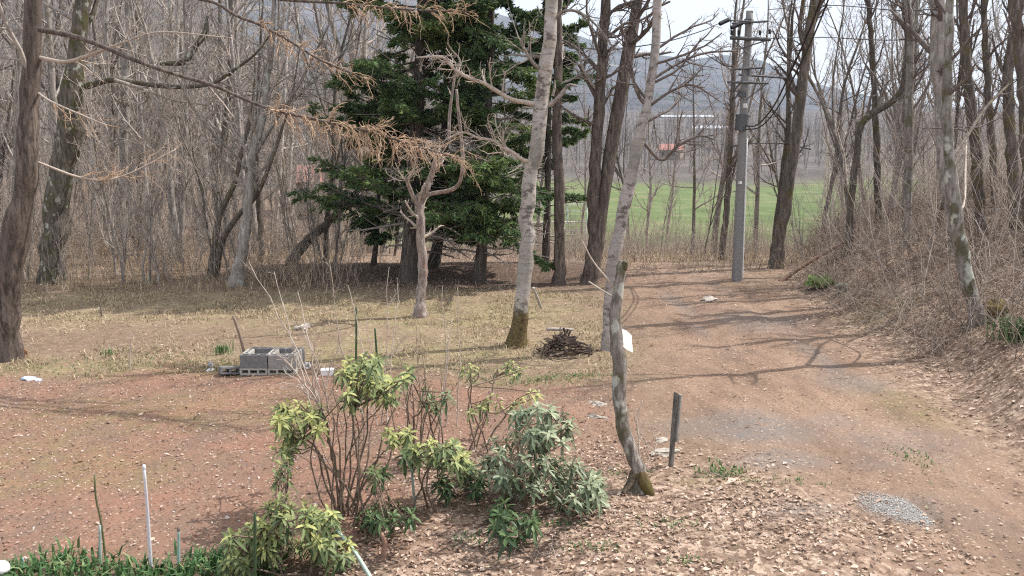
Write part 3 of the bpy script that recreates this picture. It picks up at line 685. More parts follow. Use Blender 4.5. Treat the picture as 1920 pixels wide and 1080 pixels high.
hero('roadside_tree', 'dark tree leaning away beside the concrete utility pole',
     [(1454, 508, 30), (1460, 460, 22), (1468, 410, 22), (1478, 340, 22), (1488, 270, 22), (1499, 200, 20), (1508, 130, 19), (1518, 60, 18), (1528, 0, 18), (1545, -100, 15)], 9, B_DARK, TWIG_D, Y=23.0, seed=46, t0=.35, n1=22, L1=.2, ang=.9,
     extra=[([(1512, 100, 9), (1500, 60, 8), (1503, 20, 7), (1510, -30, 5)], 22.5, None), ([(1522, 60, 7), (1535, 20, 6), (1550, -20, 4)], 23, None), ([(1500, 190, 6), (1480, 130, 5), (1478, 60, 4), (1485, 0, 3)], 23, (10, .8, 6, .4, .05, TWIG_D))])
hero('roadside_tree', 'thin crooked dark tree hugging the leaning tree beside the utility pole',
     [(1448, 500, 14), (1456, 420, 11), (1468, 320, 10), (1478, 240, 10), (1478, 150, 8), (1484, 60, 6)], 8, B_DARK, TWIG_D, Y=23.8, seed=47, t0=.25, n1=20, L1=.2)
hero('roadside_tree', 'thin dark tree standing just short of the utility pole on its yard side',
     [(1354, 474, 13), (1362, 400, 12), (1368, 300, 11), (1374, 200, 9), (1376, 90, 7)], 9, B_DARK, TWIG_D, Y=26.5, seed=48, t0=.25, n1=20, L1=.2)
hero('crooked_tree', 'dark tree with a long elbow-shaped trunk rising from the thicket',
     [(1590, 480, 14), (1594, 400, 13), (1600, 340, 13), (1608, 283, 13), (1613, 235, 13), (1640, 210, 13), (1673, 190, 12), (1692, 165, 11), (1698, 130, 11), (1702, 80, 10), (1695, 0, 9)], 9, B_DARK, TWIG_D, Y=20, seed=49, t0=.3, n1=24, L1=.22, ang=.7, trop=.12)
hero('lichen_birch', 'tall pale trunk spotted with lichen leaning on the bank beside the drive',
     [(1834, 606, 34), (1826, 570, 27), (1814, 530, 26), (1805, 480, 26), (1796, 430, 28), (1788, 370, 27), (1781, 300, 21), (1775, 220, 20), (1777, 130, 17), (1779, 50, 17), (1780, 0, 16), (1784, -120, 14)], 8.2, B_LICH, TWIG_D, seed=50, t0=.45, n1=12, L1=.2, ang=.8, k=14,
     extra=[([(1793, 400, 5), (1808, 380, 4), (1810, 320, 4), (1812, 250, 3)], 15.2, None, TWIG_P), ([(1780, 300, 9), (1810, 260, 7), (1850, 200, 6), (1900, 150, 4)], 15.5, (12, .8, 6, .4, .1, TWIG_D), B_DARK)])
hero('smooth_trunk', 'thick smooth pinkish-grey trunk just behind the lichen-spotted one on the bank',
     [(1800, 470, 30), (1788, 400, 28), (1775, 320, 26), (1766, 220, 25), (1760, 120, 27), (1757, 0, 28), (1752, -120, 24)], 8.2, B_GREY, TWIG_D, Y=17.2, seed=51, t0=.4, n1=10, L1=.2, k=14)
for i, pxs in enumerate([[(1842, 480, 22), (1832, 300, 20), (1815, 150, 18), (1806, 0, 16)], [(1905, 470, 24), (1898, 300, 20), (1890, 150, 18), (1912, 0, 16)], [(1700, 470, 18), (1702, 330, 17), (1704, 220, 15), (1706, 60, 13), (1700, 0, 12)],
                         [(1648, 430, 13), (1645, 330, 12), (1640, 180, 11), (1632, 60, 9), (1628, 0, 8)], [(1935, 480, 30), (1925, 260, 24), (1915, 120, 20), (1900, 0, 18)], [(1868, 470, 15), (1862, 300, 13), (1850, 140, 12), (1845, 0, 10)]]):
    lab = ['dark trunk standing directly behind the tall lichen-spotted trunk on the bank', 'thick dark trunk near the outer end of the thicket on the bank', 'straight brown trunk rising beside the elbow-shaped tree in the thicket',
           'slim dark trunk between the elbow-shaped tree and the leaning roadside tree', 'stout dark trunk at the outermost end of the bank', 'slim dark trunk between two thicker ones on the bank'][i]
    hero('bank_tree', lab, pxs, 7.6, B_DARK if i != 2 else B_WOOD, TWIG_D, Y=[18, 17.5, 19, 22, 15.5, 20][i], seed=60 + i, t0=.3, n1=15, L1=.18, ang=.65, trop=.12)

# ------------------------------------------------------------------ spruces
def spruce(name, label, px, py, pxs, H, Lmax, t0, nb, seed, dens=1.0, Y=None, dead=True, boughs=None):
    global rng
    rng = np.random.default_rng(seed)
    if Y is None: Y = at(px, py).y
    P, R = hero_path(pxs, Y, None, 18)
    base = Vector((P[0, 0], P[0, 1], gz1(P[0, 0], P[0, 1]))); P[0, 2] = min(P[0, 2], base.z) - .15; R[0] *= 1.2
    P, R = extend(P, R, H, 10)
    e = thing(name, label, 'tree', base)
    obj('trunk', Tubes().add(P, R, 12).mesh('trunk', B_SPRUCE, base), e)
    Pb, Rb = branches(P[None], R[None], nb, t0, .98, 1.42, 1, .22, 9, .08, -.012, .006, angv=.25, Labs=Lmax, shape=.32)
    # sag then lift at the tips
    tt = np.linspace(0, 1, 9); L = np.linalg.norm(Pb[:, -1] - Pb[:, 0], axis=1)[:, None]
    Pb[:, :, 2] += L * (-.34 * tt + .22 * tt ** 2)[None]
    keep = rng.random(len(Pb)) < .92
    Pb, Rb = Pb[keep], Rb[keep]
    wood = Tubes().add(Pb, Rb, 4)
    P2, R2 = branches(Pb, Rb, 16, .22, 1, .85, .30, .5, 5, .08, -.035, .004, flat=True, shape=.5); wood.add(P2, R2, 3)
    P3, R3 = branches(P2, R2, max(3, int(7 * dens)), .1, 1, .8, .42, .7, 3, .1, -.05, .003, flat=True, shape=.3)
    fo = obj('branches', wood.mesh('branches', TWIG_D, base), e)
    # needle sprays: jagged flat blades along every twig
    A = np.concatenate([P3[:, 0], P2[:, 2]]); B = np.concatenate([P3[:, 2], P2[:, 4]])
    K = 12; A = np.repeat(A, K, 0); B = np.repeat(B, K, 0); M = len(A)
    D = B - A; Ln = np.linalg.norm(D, axis=1, keepdims=True); T = D / np.maximum(Ln, 1e-6)
    A = A + D * rng.random((M, 1)) + rng.normal(0, .012, (M, 3)) - np.array([0, 0, .05]) * rng.random((M, 1))
    T = nrm(T + rng.normal(0, .33, (M, 3)) - [0, 0, .18]); Ln = rng.uniform(.07, .17, (M, 1)); B = A + T * Ln
    W = nrm(np.cross(T, np.array([0, 0, 1.0]) + rng.normal(0, .7, (M, 3))))
    wd = rng.uniform(.011, .025, (M, 1))
    V = np.stack([A - W * wd * .3, A + T * Ln * .4 + W * wd, B, A + T * Ln * .55 - W * wd], 1)
    bright = np.clip(rng.normal(.52, .22, M) + .55 * (vnoise(A[:, 0] * 1.6, A[:, 2] * 2.2 + A[:, 1], 9) - .5), 0, 1)
    me = mk_mesh('foliage', V.reshape(-1, 3) - np.array(base), np.arange(M * 4).reshape(-1, 4), smooth=False, fv=np.repeat(bright, 4)); me.materials.append(NEEDLE)
    obj('foliage', me, e)
    if dead:
        Pd, Rd = branches(P[None], R[None], 60, .1, t0 + .35, 1.45, 1, .2, 6, .12, -.02, .006, Labs=1.6, shape=.1); td = Tubes().add(Pd, Rd, 4)
        Pe, Re = branches(Pd, Rd, 7, .3, 1, .8, .4, .6, 4, .2, -.02, .004); td.add(Pe, Re, 3)
        obj('dead_branch', td.mesh('dead_branch', TWIG, base), e)
    return e
spruce('spruce_tree', 'largest dark green spruce with the thickest trunk, behind the small pale tree', 768, 526, [(768, 526, 44), (770, 470, 34), (772, 400, 29), (778, 300, 26), (785, 180, 23), (790, 60, 20), (792, 0, 18)], 12, 2.85, .2, 112, 70)
spruce('spruce_tree', 'spruce on a bare brown trunk between the largest spruce and the large birch', 898, 527, [(898, 527, 27), (903, 470, 21), (908, 400, 19), (911, 320, 17), (915, 200, 15), (920, 60, 13)], 11, 1.85, .2, 88, 71)
spruce('spruce_tree', 'spruce with a leaning brown trunk just behind the largest one', 812, 500, [(812, 502, 27), (822, 450, 19), (828, 400, 17), (832, 300, 16), (838, 150, 13), (842, 30, 11)], 10, 2.0, .22, 76, 72)
spruce('small_spruce', 'small thin spruce with dark low boughs nearest the wood', 700, 497, [(700, 498, 12), (706, 450, 9), (709, 390, 8), (711, 320, 7), (713, 250, 5)], 4.4, 1.5, .25, 56, 73, dead=False)
spruce('small_spruce', 'little spruce sprig tree low between the thin one and the largest spruce', 742, 480, [(738, 492, 5), (744, 450, 5), (748, 410, 4), (752, 370, 3)], 2.2, .75, .25, 26, 74, dead=False)
spruce('spruce_tree', 'spruce partly hidden behind the large birch with green sprays past its trunk', 1030, 505, [(1022, 505, 16), (1025, 430, 14), (1027, 340, 12), (1028, 200, 10), (1030, 80, 8)], 8, 1.45, .28, 56, 75, Y=24)

# ------------------------------------------------------------------ rhododendrons and garden plants
def leaf_verts(pos, axis, side, L, W, droop):
    """folded pointed leaves: pos,axis,side (M,3)"""
    M = len(pos); up = np.cross(side, axis)
    st = [(0, .18), (.35, .9), (.7, .95), (1, 0)]
    Vs = []
    for t, wv in st:
        c = pos + axis * (L * t)[:, None] - up * 0 + np.array([0, 0, -1.0]) * (droop * L * t * t)[:, None]
        if wv:
            Vs += [c - side * (W * wv * .5)[:, None] + up * (W * .12)[:, None], c, c + side * (W * wv * .5)[:, None] + up * (W * .12)[:, None]]
        else: Vs.append(c)
    V = np.stack(Vs, 1)
    q = np.array([[0, 1, 4, 3], [1, 2, 5, 4], [3, 4, 7, 6], [4, 5, 8, 7]]); t = np.array([[6, 7, 9], [7, 8, 9]])
    off = (np.arange(M) * 10)[:, None, None]
    return V.reshape(-1, 3), (q[None] + off).reshape(-1, 4), (t[None] + off).reshape(-1, 3)
def rhodo(name, label, bpx, ells, seed, lmat, Ll=.104, nl=11, spread=.3, nst=4, yellow=.5, group=None, Yb=None):
    global rng
    rng = np.random.default_rng(seed)
    base = at(*bpx)
    e = thing(name, label, 'shrub', base, group)
    tips = []
    for (cx, cy, rx, ry, n) in ells:
        for _ in range(n):
            a = rng.uniform(0, 6.28); r = math.sqrt(rng.random())
            p = atY(cx + rx * r * math.cos(a), cy + ry * r * math.sin(a), base.y + rng.normal(0, spread))
            p.z = max(p.z, gz1(p.x, p.y) + .06); tips.append(p)
    tips = np.array(tips); n = len(tips)
    st = Tubes()
    # forking stems: main stems from the base; every tip joins the nearest main stem part way up
    ctr = tips[rng.choice(n, min(nst, n), replace=False)]
    mains = []
    for c in ctr:
        b = np.array(base) + np.append(rng.normal(0, .10, 2), -.05)
        mid = b + (c - b) * .5 + np.append(rng.normal(0, .07, 2), .06)
        P = catmull([b, mid, c], 9); P[1:-1] += rng.normal(0, .012, (7, 3)); mains.append(P); st.add(P, np.linspace(.011, .006, 9), 6)
    mains = np.array(mains)
    ax = []
    for c in tips:
        d = np.linalg.norm(mains[:, 3:8] - c, axis=-1) + .4 * np.clip(mains[:, 3:8, 2] - c[2] + .12, 0, 9); k = np.unravel_index(np.argmin(d), d.shape); a0 = mains[k[0], 3 + k[1]]
        mid = a0 + (c - a0) * .5 + np.array([0, 0, -.02]) + rng.normal(0, .02, 3)
        P = catmull([a0, mid, c], 5); st.add(P, np.linspace(.007, .0045, 5), 4)
        v = c - mid; ax.append(v / max(np.linalg.norm(v), 1e-4))
    obj('stem', st.mesh('stem', B_STEM, base), e)
    ax = nrm(np.array(ax) * .6 + np.array([0, -.08, .8]))
    pos, d_, s_, L, W, dr, tint = [], [], [], [], [], [], []
    for i in range(n):
        m = int(rng.integers(nl - 2, nl + 4)); A = ax[i]
        u = np.cross(A, [1, .3, .2]); u /= np.linalg.norm(u); v = np.cross(A, u)
        th = np.arange(m) * 2.4 + rng.uniform(0, 6); ph = np.linspace(.7, 2.15, m) + rng.normal(0, .25, m)
        D = np.cos(ph)[:, None] * A + np.sin(ph)[:, None] * (np.cos(th)[:, None] * u + np.sin(th)[:, None] * v)
        pos.append(np.tile(tips[i], (m, 1)) - A * np.linspace(0, .05, m)[:, None]); d_.append(D); s_.append(nrm(np.cross(D, A + .01)))
        L.append(Ll * rng.uniform(.7, 1.15, m) * np.linspace(.8, 1.1, m)); W.append(Ll * .25 * rng.uniform(.8, 1.15, m)); dr.append(rng.uniform(.05, .75, m))
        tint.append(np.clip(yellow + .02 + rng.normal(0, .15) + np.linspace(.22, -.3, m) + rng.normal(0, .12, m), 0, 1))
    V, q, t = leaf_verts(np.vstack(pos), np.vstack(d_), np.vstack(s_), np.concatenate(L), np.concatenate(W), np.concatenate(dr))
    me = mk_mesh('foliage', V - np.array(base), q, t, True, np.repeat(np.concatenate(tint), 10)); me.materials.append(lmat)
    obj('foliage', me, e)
    return e
#R
rhodo('rhododendron_shrub', 'tall leggy shrub with yellow-green leaf tufts on long bare brown stems', (650, 968), [(700, 696, 70, 28, 44), (690, 735, 50, 25, 16), (562, 782, 48, 38, 34), (535, 830, 25, 22, 8), (745, 808, 26, 18, 9)], 80, RHO_Y, nst=11, yellow=.78)
rhodo('rhododendron_shrub', 'small leaf tuft shrub with pale green leaves low before the tall leggy one', (720, 1010), [(720, 965, 55, 20, 22), (700, 880, 25, 20, 6)], 81, RHO_D, nst=4, yellow=.6)
rhodo('rhododendron_shrub', 'spreading yellow-green shrub in the corner beside the daffodil leaves', (540, 1090), [(565, 985, 70, 45, 60), (475, 1020, 50, 45, 42), (625, 1030, 40, 35, 16), (520, 940, 30, 18, 8), (530, 880, 20, 25, 7), (445, 1060, 30, 30, 10)], 82, RHO_Y, Ll=.10, nst=7, yellow=.68, spread=.22)
rhodo('rhododendron_shrub', 'flat-topped light green shrub midway between the leggy one and the big bluish one', (790, 960), [(820, 842, 60, 20, 34), (770, 850, 20, 20, 8), (870, 870, 25, 20, 9)], 83, RHO_Y, nst=4, yellow=.62)
rhodo('rhododendron_shrub', 'big bluish green shrub with drooping leaves, the tallest dense one', (992, 945), [(1015, 795, 62, 34, 28), (970, 845, 58, 42, 24), (1045, 800, 28, 38, 12), (1000, 890, 62, 26, 26), (930, 880, 40, 30, 12)], 84, RHO_B, Ll=.12, nst=6, yellow=.68)
rhodo('rhododendron_shrub', 'low bluish green shrub nearest to the curved broken stem', (1080, 955), [(1085, 925, 52, 28, 32), (1055, 880, 38, 22, 11), (1110, 905, 25, 18, 7)], 85, RHO_B, Ll=.12, nst=4, yellow=.68)
rhodo('rhododendron_shrub', 'low dark green shrub with broad leaves, in front of the big bluish one', (970, 1025), [(965, 988, 48, 32, 28), (940, 960, 24, 20, 6)], 86, RHO_D, Ll=.12, nst=4, yellow=.5)
rhodo('rhododendron_shrub', 'sparse shrub with few yellow leaves on thin upright stems behind the bluish one', (905, 845), [(890, 692, 30, 10, 6), (960, 690, 36, 10, 7), (930, 755, 45, 22, 9), (990, 742, 25, 10, 4), (905, 780, 30, 20, 5)], 87, RHO_Y, nl=7, nst=6, yellow=.8, Ll=.10)
rhodo('rhododendron_shrub', 'narrow dark shrub squeezed beside the big bluish one', (880, 935), [(885, 890, 26, 32, 14), (850, 905, 30, 20, 8)], 88, RHO_D, nst=3, yellow=.5)
rhodo('rhododendron_shrub', 'thin-stemmed green shrub between the leggy one and the yellow-leaved sparse one', (800, 870), [(790, 735, 35, 20, 7), (825, 745, 25, 25, 5), (770, 700, 12, 12, 2)], 89, RHO_D, nl=7, nst=6, yellow=.75, Ll=.10)

def bare_shrub(name, label, bpx, tips, seed, mat, r0=.010, sub=6, group=None, dY=.3, sublen=.35):
    global rng
    rng = np.random.default_rng(seed)
    base = at(*bpx); e = thing(name, label, 'shrub', base, group)
    st = Tubes(); Ps, Rs = [], []
    for (px, py) in tips:
        c = np.array(atY(px, py, base.y + rng.normal(0, dY))); b = np.array(base) + np.append(rng.normal(0, .08, 2), -.05)
        m = b + (c - b) * .5 + np.append(rng.normal(0, .06, 2), .08); P = catmull([b, m, c], 9); P[1:] += rng.normal(0, .012, (8, 3))
        Ps.append(P); Rs.append(np.linspace(r0, r0 * .35, 9))
    Ps, Rs = np.array(Ps), np.array(Rs); st.add(Ps, Rs, 5)
    obj('stem', st.mesh('stem', mat, base), e)
    if sub:
        tw = Tubes(); P1, R1 = branches(Ps, Rs, sub, .3, 1, .6, sublen, .6, 5, .12, .05, .003); tw.add(P1, R1, 3)
        P2, R2 = branches(P1, R1, 3, .3, 1, .6, .5, .7, 4, .15, .05, .0025); tw.add(P2, R2, 3)
        obj('twig_spray', tw.mesh('twig_spray', mat, base), e)
    return e
bare_shrub('bare_shrub', 'pale bare shrub with long slanting stems in front of the concrete blocks', (612, 775), [(468, 492), (515, 508), (548, 600), (560, 545), (590, 640), (640, 620), (500, 640), (530, 690), (625, 690)], 90, TWIG_P, .011, 5, sublen=.22)
bare_shrub('bare_shrub', 'pale bare shrub low and tangled beside the fallen blocks', (585, 745), [(520, 660), (500, 720), (545, 640), (560, 690), (600, 670), (570, 620), (615, 700)], 91, TWIG_P, .008, 5)
bare_shrub('bare_shrub', 'leafless shrub with two forked tips in front of the spruces', (705, 800), [(618, 492), (652, 535), (728, 505), (750, 530), (690, 600), (770, 620)], 92, TWIG_P, .009, 4, sublen=.2)
bare_shrub('bare_shrub', 'thin leafless stem ending in a wide fork below the small pale tree', (836, 800), [(830, 540), (857, 538), (846, 600)], 93, TWIG_P, .009, 2, dY=.03, sublen=.1)
bare_shrub('bare_shrub', 'upright brown bare shrub of many thin stems behind the leaf tufts', (765, 880), [(745, 640), (765, 690), (790, 660), (805, 700), (830, 690), (720, 700), (780, 610), (850, 720)], 94, B_STEM, .009, 4)
bare_shrub('bare_shrub', 'dense bare brown stems rising under the leggy yellow-green shrub', (640, 985), [(600, 740), (620, 760), (640, 720), (660, 740), (680, 760), (590, 800), (705, 770), (625, 700), (730, 740)], 95, B_STEM, .010, 4)
bare_shrub('bare_shrub', 'small pale dead shrub at the foot of the curved broken stem', (1212, 850), [(1195, 770), (1225, 810), (1205, 800), (1240, 830)], 96, TWIG_P, .005, 3)

# ------------------------------------------------------------------ stakes and poles
def stake(name, label, pxs, mat, Y=None, Y1=None, cap=None, cat='stake', base=None, k=8):
    if Y is None: Y = at(*(base or pxs[0][:2])).y
    P, R = hero_path(pxs, Y, Y1, 10)
    b = Vector((P[0, 0], P[0, 1], P[0, 2]))
    P[0] += (P[0] - P[1]) * .3
    if cap:
        e = thing(name, label, cat, b); obj('shaft', Tubes().add(P, R, k).mesh('shaft', mat, b), e)
        n = nrm(P[-1] - P[-2]); Pc = np.array([P[-1] - n * .015, P[-1], P[-1] + n * .02]); Rc = np.array([R[-1] * 1.25, R[-1] * 1.3, R[-1] * .9])
        obj('cap', Tubes().add(Pc, Rc, k).mesh('cap', cap, b), e); return e
    o = obj(name, Tubes().add(P, R, k).mesh(name, mat, b), None, b); return tag(o, label, cat)
GREENP = plain('green_plastic', (.05, .085, .04), .2, .5); TEALP = plain('faded_teal_plastic', (.30, .40, .37), .2, .5); WHITEP = plain('white_plastic', (.62, .60, .64), .12, .4); GREYP = plain('grey_green_plastic', (.34, .39, .36), .2, .5); RUST = plain('rusty_tip', (.2, .14, .12), .3)
stake('garden_stake', 'tall white plastic pole among the daffodil leaves', [(286, 1095, 7), (281, 1030, 7), (276, 950, 6), (270, 876, 5.5)], WHITEP, Y=6.2, Y1=6.1, cap=WHITEP)
stake('garden_stake', 'bent dark green stake among the daffodil leaves', [(200, 1070, 4), (196, 1030, 4), (189, 975, 4), (180, 935, 4), (177, 890, 3.5)], plain('olive', (.12, .12, .06), .2, .6), Y=6.3)
stake('garden_stake', 'short pale grey-green stake leaning by the bent dark one', [(190, 1090, 6), (188, 1040, 6), (187, 985, 5)], GREYP, Y=6.25)
stake('garden_stake', 'short teal stake with a rusty tip beside the tall white pole', [(335, 1090, 6), (335, 1040, 6), (335, 992, 5.5)], TEALP, Y=6.2, cap=RUST)
stake('garden_stake', 'dark green plastic stake upright in the yellow-green corner shrub', [(478, 1110, 6), (478, 1040, 6), (478, 962, 5.5)], GREENP, Y=5.55, Y1=5.5)
stake('garden_stake', 'pale green pipe slanting down beside the corner shrub', [(700, 1092, 9), (665, 1035, 8), (636, 1000, 7), (608, 962, 6)], plain('pale_green_pipe', (.42, .52, .44), .12, .5), Y=5.95, Y1=6.4)
stake('garden_stake', 'green stake standing behind the leggy shrub, nearer the concrete blocks', [(667, 700, 4), (668, 640, 4), (668, 576, 3.5)], GREENP, Y=10.5)
stake('garden_stake', 'green stake rising out of the leggy shrub top, shorter of two', [(709, 720, 4), (706, 660, 4), (703, 616, 3.5)], GREENP, Y=9.4)
stake('garden_stake', 'stub of a teal stake at the edge of the daffodil leaves', [(44, 1090, 5), (43, 1060, 5), (43, 1046, 4)], TEALP, Y=6.1)
stake('walking_stick', 'brown stick standing slanted against the concrete blocks', [(459, 664, 7), (450, 630, 6), (437, 592, 5)], plain('stick_wood', (.27, .20, .16), .25), Y=12.15, Y1=12.0, cat='stick')
stake('leaning_stick', 'short pale stick leaning against the large birch', [(1014, 576, 6), (1007, 558, 6), (1000, 540, 5)], plain('bleached_wood', (.45, .43, .41), .15), Y=16.2, Y1=15.4, cat='stick')
stake('grass_stalk', 'thin dry stalk standing alone in the brown grass of the yard', [(243, 690, 3), (244, 660, 2.5), (247, 624, 2)], TWIG_P, Y=12.3, cat='stalk')
stake('dead_stalk', 'thin dark twig standing in the pale grass behind the brown patch', [(191, 594, 3), (189, 580, 3), (186, 562, 2)], TWIG_D, Y=16.3, cat='stalk')
stake('brown_stake', 'stout brown stump of a stake beneath the light green shrub', [(877, 945, 10), (875, 910, 9), (874, 886, 9)], B_STEM, Y=7.6, cat='stake')
stake('garden_stake', 'thin pale green stake among the stems beside the leggy shrub', [(782, 985, 6), (777, 940, 5), (772, 880, 5)], GREYP, Y=7.3)
stake('gnarled_stump', 'gnarled reddish dead stem standing in the leaves before the leggy shrub', [(724, 1062, 12), (719, 1040, 10), (722, 1020, 9), (715, 1000, 8)], plain('red_wood', (.33, .20, .15), .3), Y=6.35, cat='dead stem')

# grey wooden post, its sunlit side imitated by an added paler slab
b = at(1256, 876); e = thing('wooden_post', 'short weathered wooden post with a slanted top beside the drive', 'post', b)
bm = bmesh.new(); hgt = atY(1262, 735, b.y).z - b.z
box_bm(bm, (0, 0, hgt / 2 - .1), (.035, .045, hgt + .2), Matrix.Rotation(.5, 3, 'Z'), .003)
for v in bm.verts:
    v.co.x += .042 * max(0, v.co.z) / hgt
    if v.co.z > hgt * .8 and v.co.x > .042: v.co.z -= .02
bm_obj('post', bm, bark('post_wood', (.10, .09, .08), (.27, .25, .225), var=.02, sc=2), e)
bm = bmesh.new(); box_bm(bm, (.068, -.005, hgt * .66), (.022, .05, hgt * .62), Matrix.Rotation(.5, 3, 'Z') @ Matrix.Rotation(.06, 3, 'Y'), .003)
bm_obj('sunlit_side', bm, plain('sunlit_side_grey', (.36, .33, .30), .2), e)

# white plate on the broken stem
bm = bmesh.new(); Yp = 7.66
pl = [(1163, 616), (1174, 620), (1184, 629), (1185, 642), (1187, 661), (1176, 656), (1163, 646), (1169, 632)]
lo = [bm.verts.new(atY(a, b_, Yp + .10 * (a - 1163) / 24 + .07 * (661 - b_) / 45)) for a, b_ in pl]; hi = [bm.verts.new(v.co + Vector((.001, .006, 0))) for v in lo]
bm.faces.new(lo[::-1]); bm.faces.new(hi)
for i in range(8): bm.faces.new((lo[i], lo[(i + 1) % 8], hi[(i + 1) % 8], hi[i]))
bmesh.ops.recalc_face_normals(bm, faces=bm.faces)
tag(bm_obj('white_plate', bm, plain('white_paper', (.82, .84, .80), .03, .6)), 'small irregular white plate fixed to the side of the curved broken stem', 'plate')

# ------------------------------------------------------------------ concrete blocks fire pit
CONC = plain('concrete', (.30, .285, .27), .22, .95, 30); CONC2 = plain('pale_concrete', (.42, .40, .36), .2, .95, 30); CONC3 = plain('sooty_concrete', (.19, .185, .185), .25, .95, 25)
def block_mesh(T=.12, mat=CONC):
    """hollow concrete block 0.39 x 0.19 x T, three cores running through its 0.19 side (local Z)"""
    bm = bmesh.new(); sh = .026
    for s in (-1, 1): box_bm(bm, (0, s * (T / 2 - sh / 2), 0), (.39, sh, .19), None, .003)
    for xx in (-.182, -.0625, .0625, .182): box_bm(bm, (xx, 0, 0), (.026, T - 2 * sh, .188))
    me = bpy.data.meshes.new('concrete_block'); bm.to_mesh(me); bm.free(); me.materials.append(mat); return me
MB = {m.name: block_mesh(.10, m) for m in (CONC, CONC2, CONC3)}
fp = at(450, 707); X0, Y0 = fp.x, fp.y
zg = gz1(X0 + .4, Y0 + .2)
def block(label, x, y, z, rx=0, ry=0, rz=0, mat=CONC):
    o = obj('concrete_block', MB[mat.name], None, (x, y, z)); o.rotation_euler = (rx, ry, rz)
    tag(o, label, 'concrete block', 'concrete blocks of the fire pit'); return o
hp = math.pi / 2
rzt = -.02
# lower course lying flat, cores facing the viewer
block('pale lower block with its cores facing out, under the sooty front block', X0 + .195, Y0 + .095, zg + .052, hp, 0, 0, CONC2)
block('pale lower block with its cores facing out, at the end near the pale bare shrub', X0 + .593, Y0 + .095, zg + .052, hp, 0, -.01, CONC2)
block('lower block at the back of the fire pit under the stick end', X0 + .195, Y0 + .40, zg + .052, hp, 0, 0, CONC)
block('lower block at the back of the fire pit near the shrub', X0 + .593, Y0 + .40, zg + .052, hp, 0, 0, CONC)
block('dark sooty front block standing on the lower course, beside the stick', X0 + .20, Y0 + .055, zg + .200, 0, 0, .0, CONC3)
block('cleaner grey front block standing on the lower course behind the pale shrub', X0 + .605, Y0 + .050, zg + .200, 0, 0, .015, CONC)
block('back block of the fire pit standing opposite the sooty one', X0 + .22, Y0 + .46, zg + .200, 0, 0, -.01, CONC3)
block('back block of the fire pit standing opposite the cleaner grey one', X0 + .62, Y0 + .45, zg + .200, 0, 0, .0, CONC3)
block('end block closing the fire pit where the stick leans', X0 + .056, Y0 + .255 + .01, zg + .2, 0, 0, hp, CONC2).scale = (.72, 1, 1)
block('end block closing the fire pit on the shrub side', X0 + .755, Y0 + .25, zg + .2, 0, 0, hp, CONC).scale = (.72, 1, 1)
block('block dividing the inside of the fire pit', X0 + .42, Y0 + .25, zg + .195, 0, 0, hp, CONC2).scale = (.72, 1, 1)
p = at(438, 705); block('grey block lying aslant on the ground just outside the fire pit', p.x - .03, p.y + .1, p.z + .06, hp - .12, .12, .5, CONC3)
p = at(596, 700)
# litter around it
def crumple(name, label, px, py, sx, sy, sz, mat, seed, cat):
    r = np.random.default_rng(seed); p = at(px, py); bm = bmesh.new(); bmesh.ops.create_icosphere(bm, subdivisions=3, radius=.5)
    for v in bm.verts:
        q = v.co; f = 1 + .9 * (float(vnoise(np.array(q.x * 5 + seed), np.array(q.y * 5 + q.z * 3), seed)) - .5) + .35 * (float(vnoise(np.array(q.x * 13 + q.z * 9), np.array(q.y * 13 - q.z * 7), seed)) - .5)
        v.co = Vector((q.x * f * sx, q.y * f * sy, max(q.z * f, -.25) * sz))
    o = bm_obj(name, bm, mat, None, (p.x, p.y, p.z + .2 * sz)); o.rotation_euler = (0, 0, r.uniform(0, 3)); return tag(o, label, cat)
WHT = plain('white_sheet', (.74, .74, .76), .06, .5); BLU = plain('pale_blue_sheet', (.55, .63, .80), .15, .5, 20)
crumple('plastic_scrap', 'crumpled pale blue plastic scrap lying on the red soil near the larch', 55, 712, .20, .12, .06, BLU, 3, 'litter')
crumple('plastic_scrap', 'smaller pale blue scrap touching the crumpled one on the red soil', 72, 714, .13, .09, .05, BLU, 4, 'litter')
crumple('grey_stone', 'small upright grey stone on the grass beside the fire pit', 396, 690, .08, .08, .14, plain('stone_grey', (.33, .32, .33), .2), 5, 'stone')
crumple('paper_scrap', 'white scrap lying at the foot of the small upright stone', 394, 694, .14, .09, .03, WHT, 6, 'litter')
crumple('grey_stone', 'pale crumbly lump lying where the fire pit ends near the shrub', 575, 690, .26, .15, .12, plain('pale_ash', (.44, .41, .41), .25), 7, 'stone')
crumple('paper_scrap', 'pale lump in the grass behind the fire pit', 568, 618, .3, .2, .14, plain('ash_lump', (.46, .40, .36), .3), 8, 'litter')
bm = bmesh.new(); p = at(614, 704); box_bm(bm, (0, 0, .05), (.19, .13, .10), Matrix.Rotation(.1, 3, 'Z'), .012)
tag(bm_obj('white_box', bm, WHT, None, p), 'small white box on the ground past the fire pit', 'box')
bm = bmesh.new(); p = at(45, 672); box_bm(bm, (0, 0, .06), (.11, .11, .16), Matrix.Rotation(.4, 3, 'Z'), .02)
tag(bm_obj('cut_stump', bm, plain('cut_wood', (.26, .15, .08), .3), None, p), 'little orange-brown cut stump at the foot of the larch', 'stump')
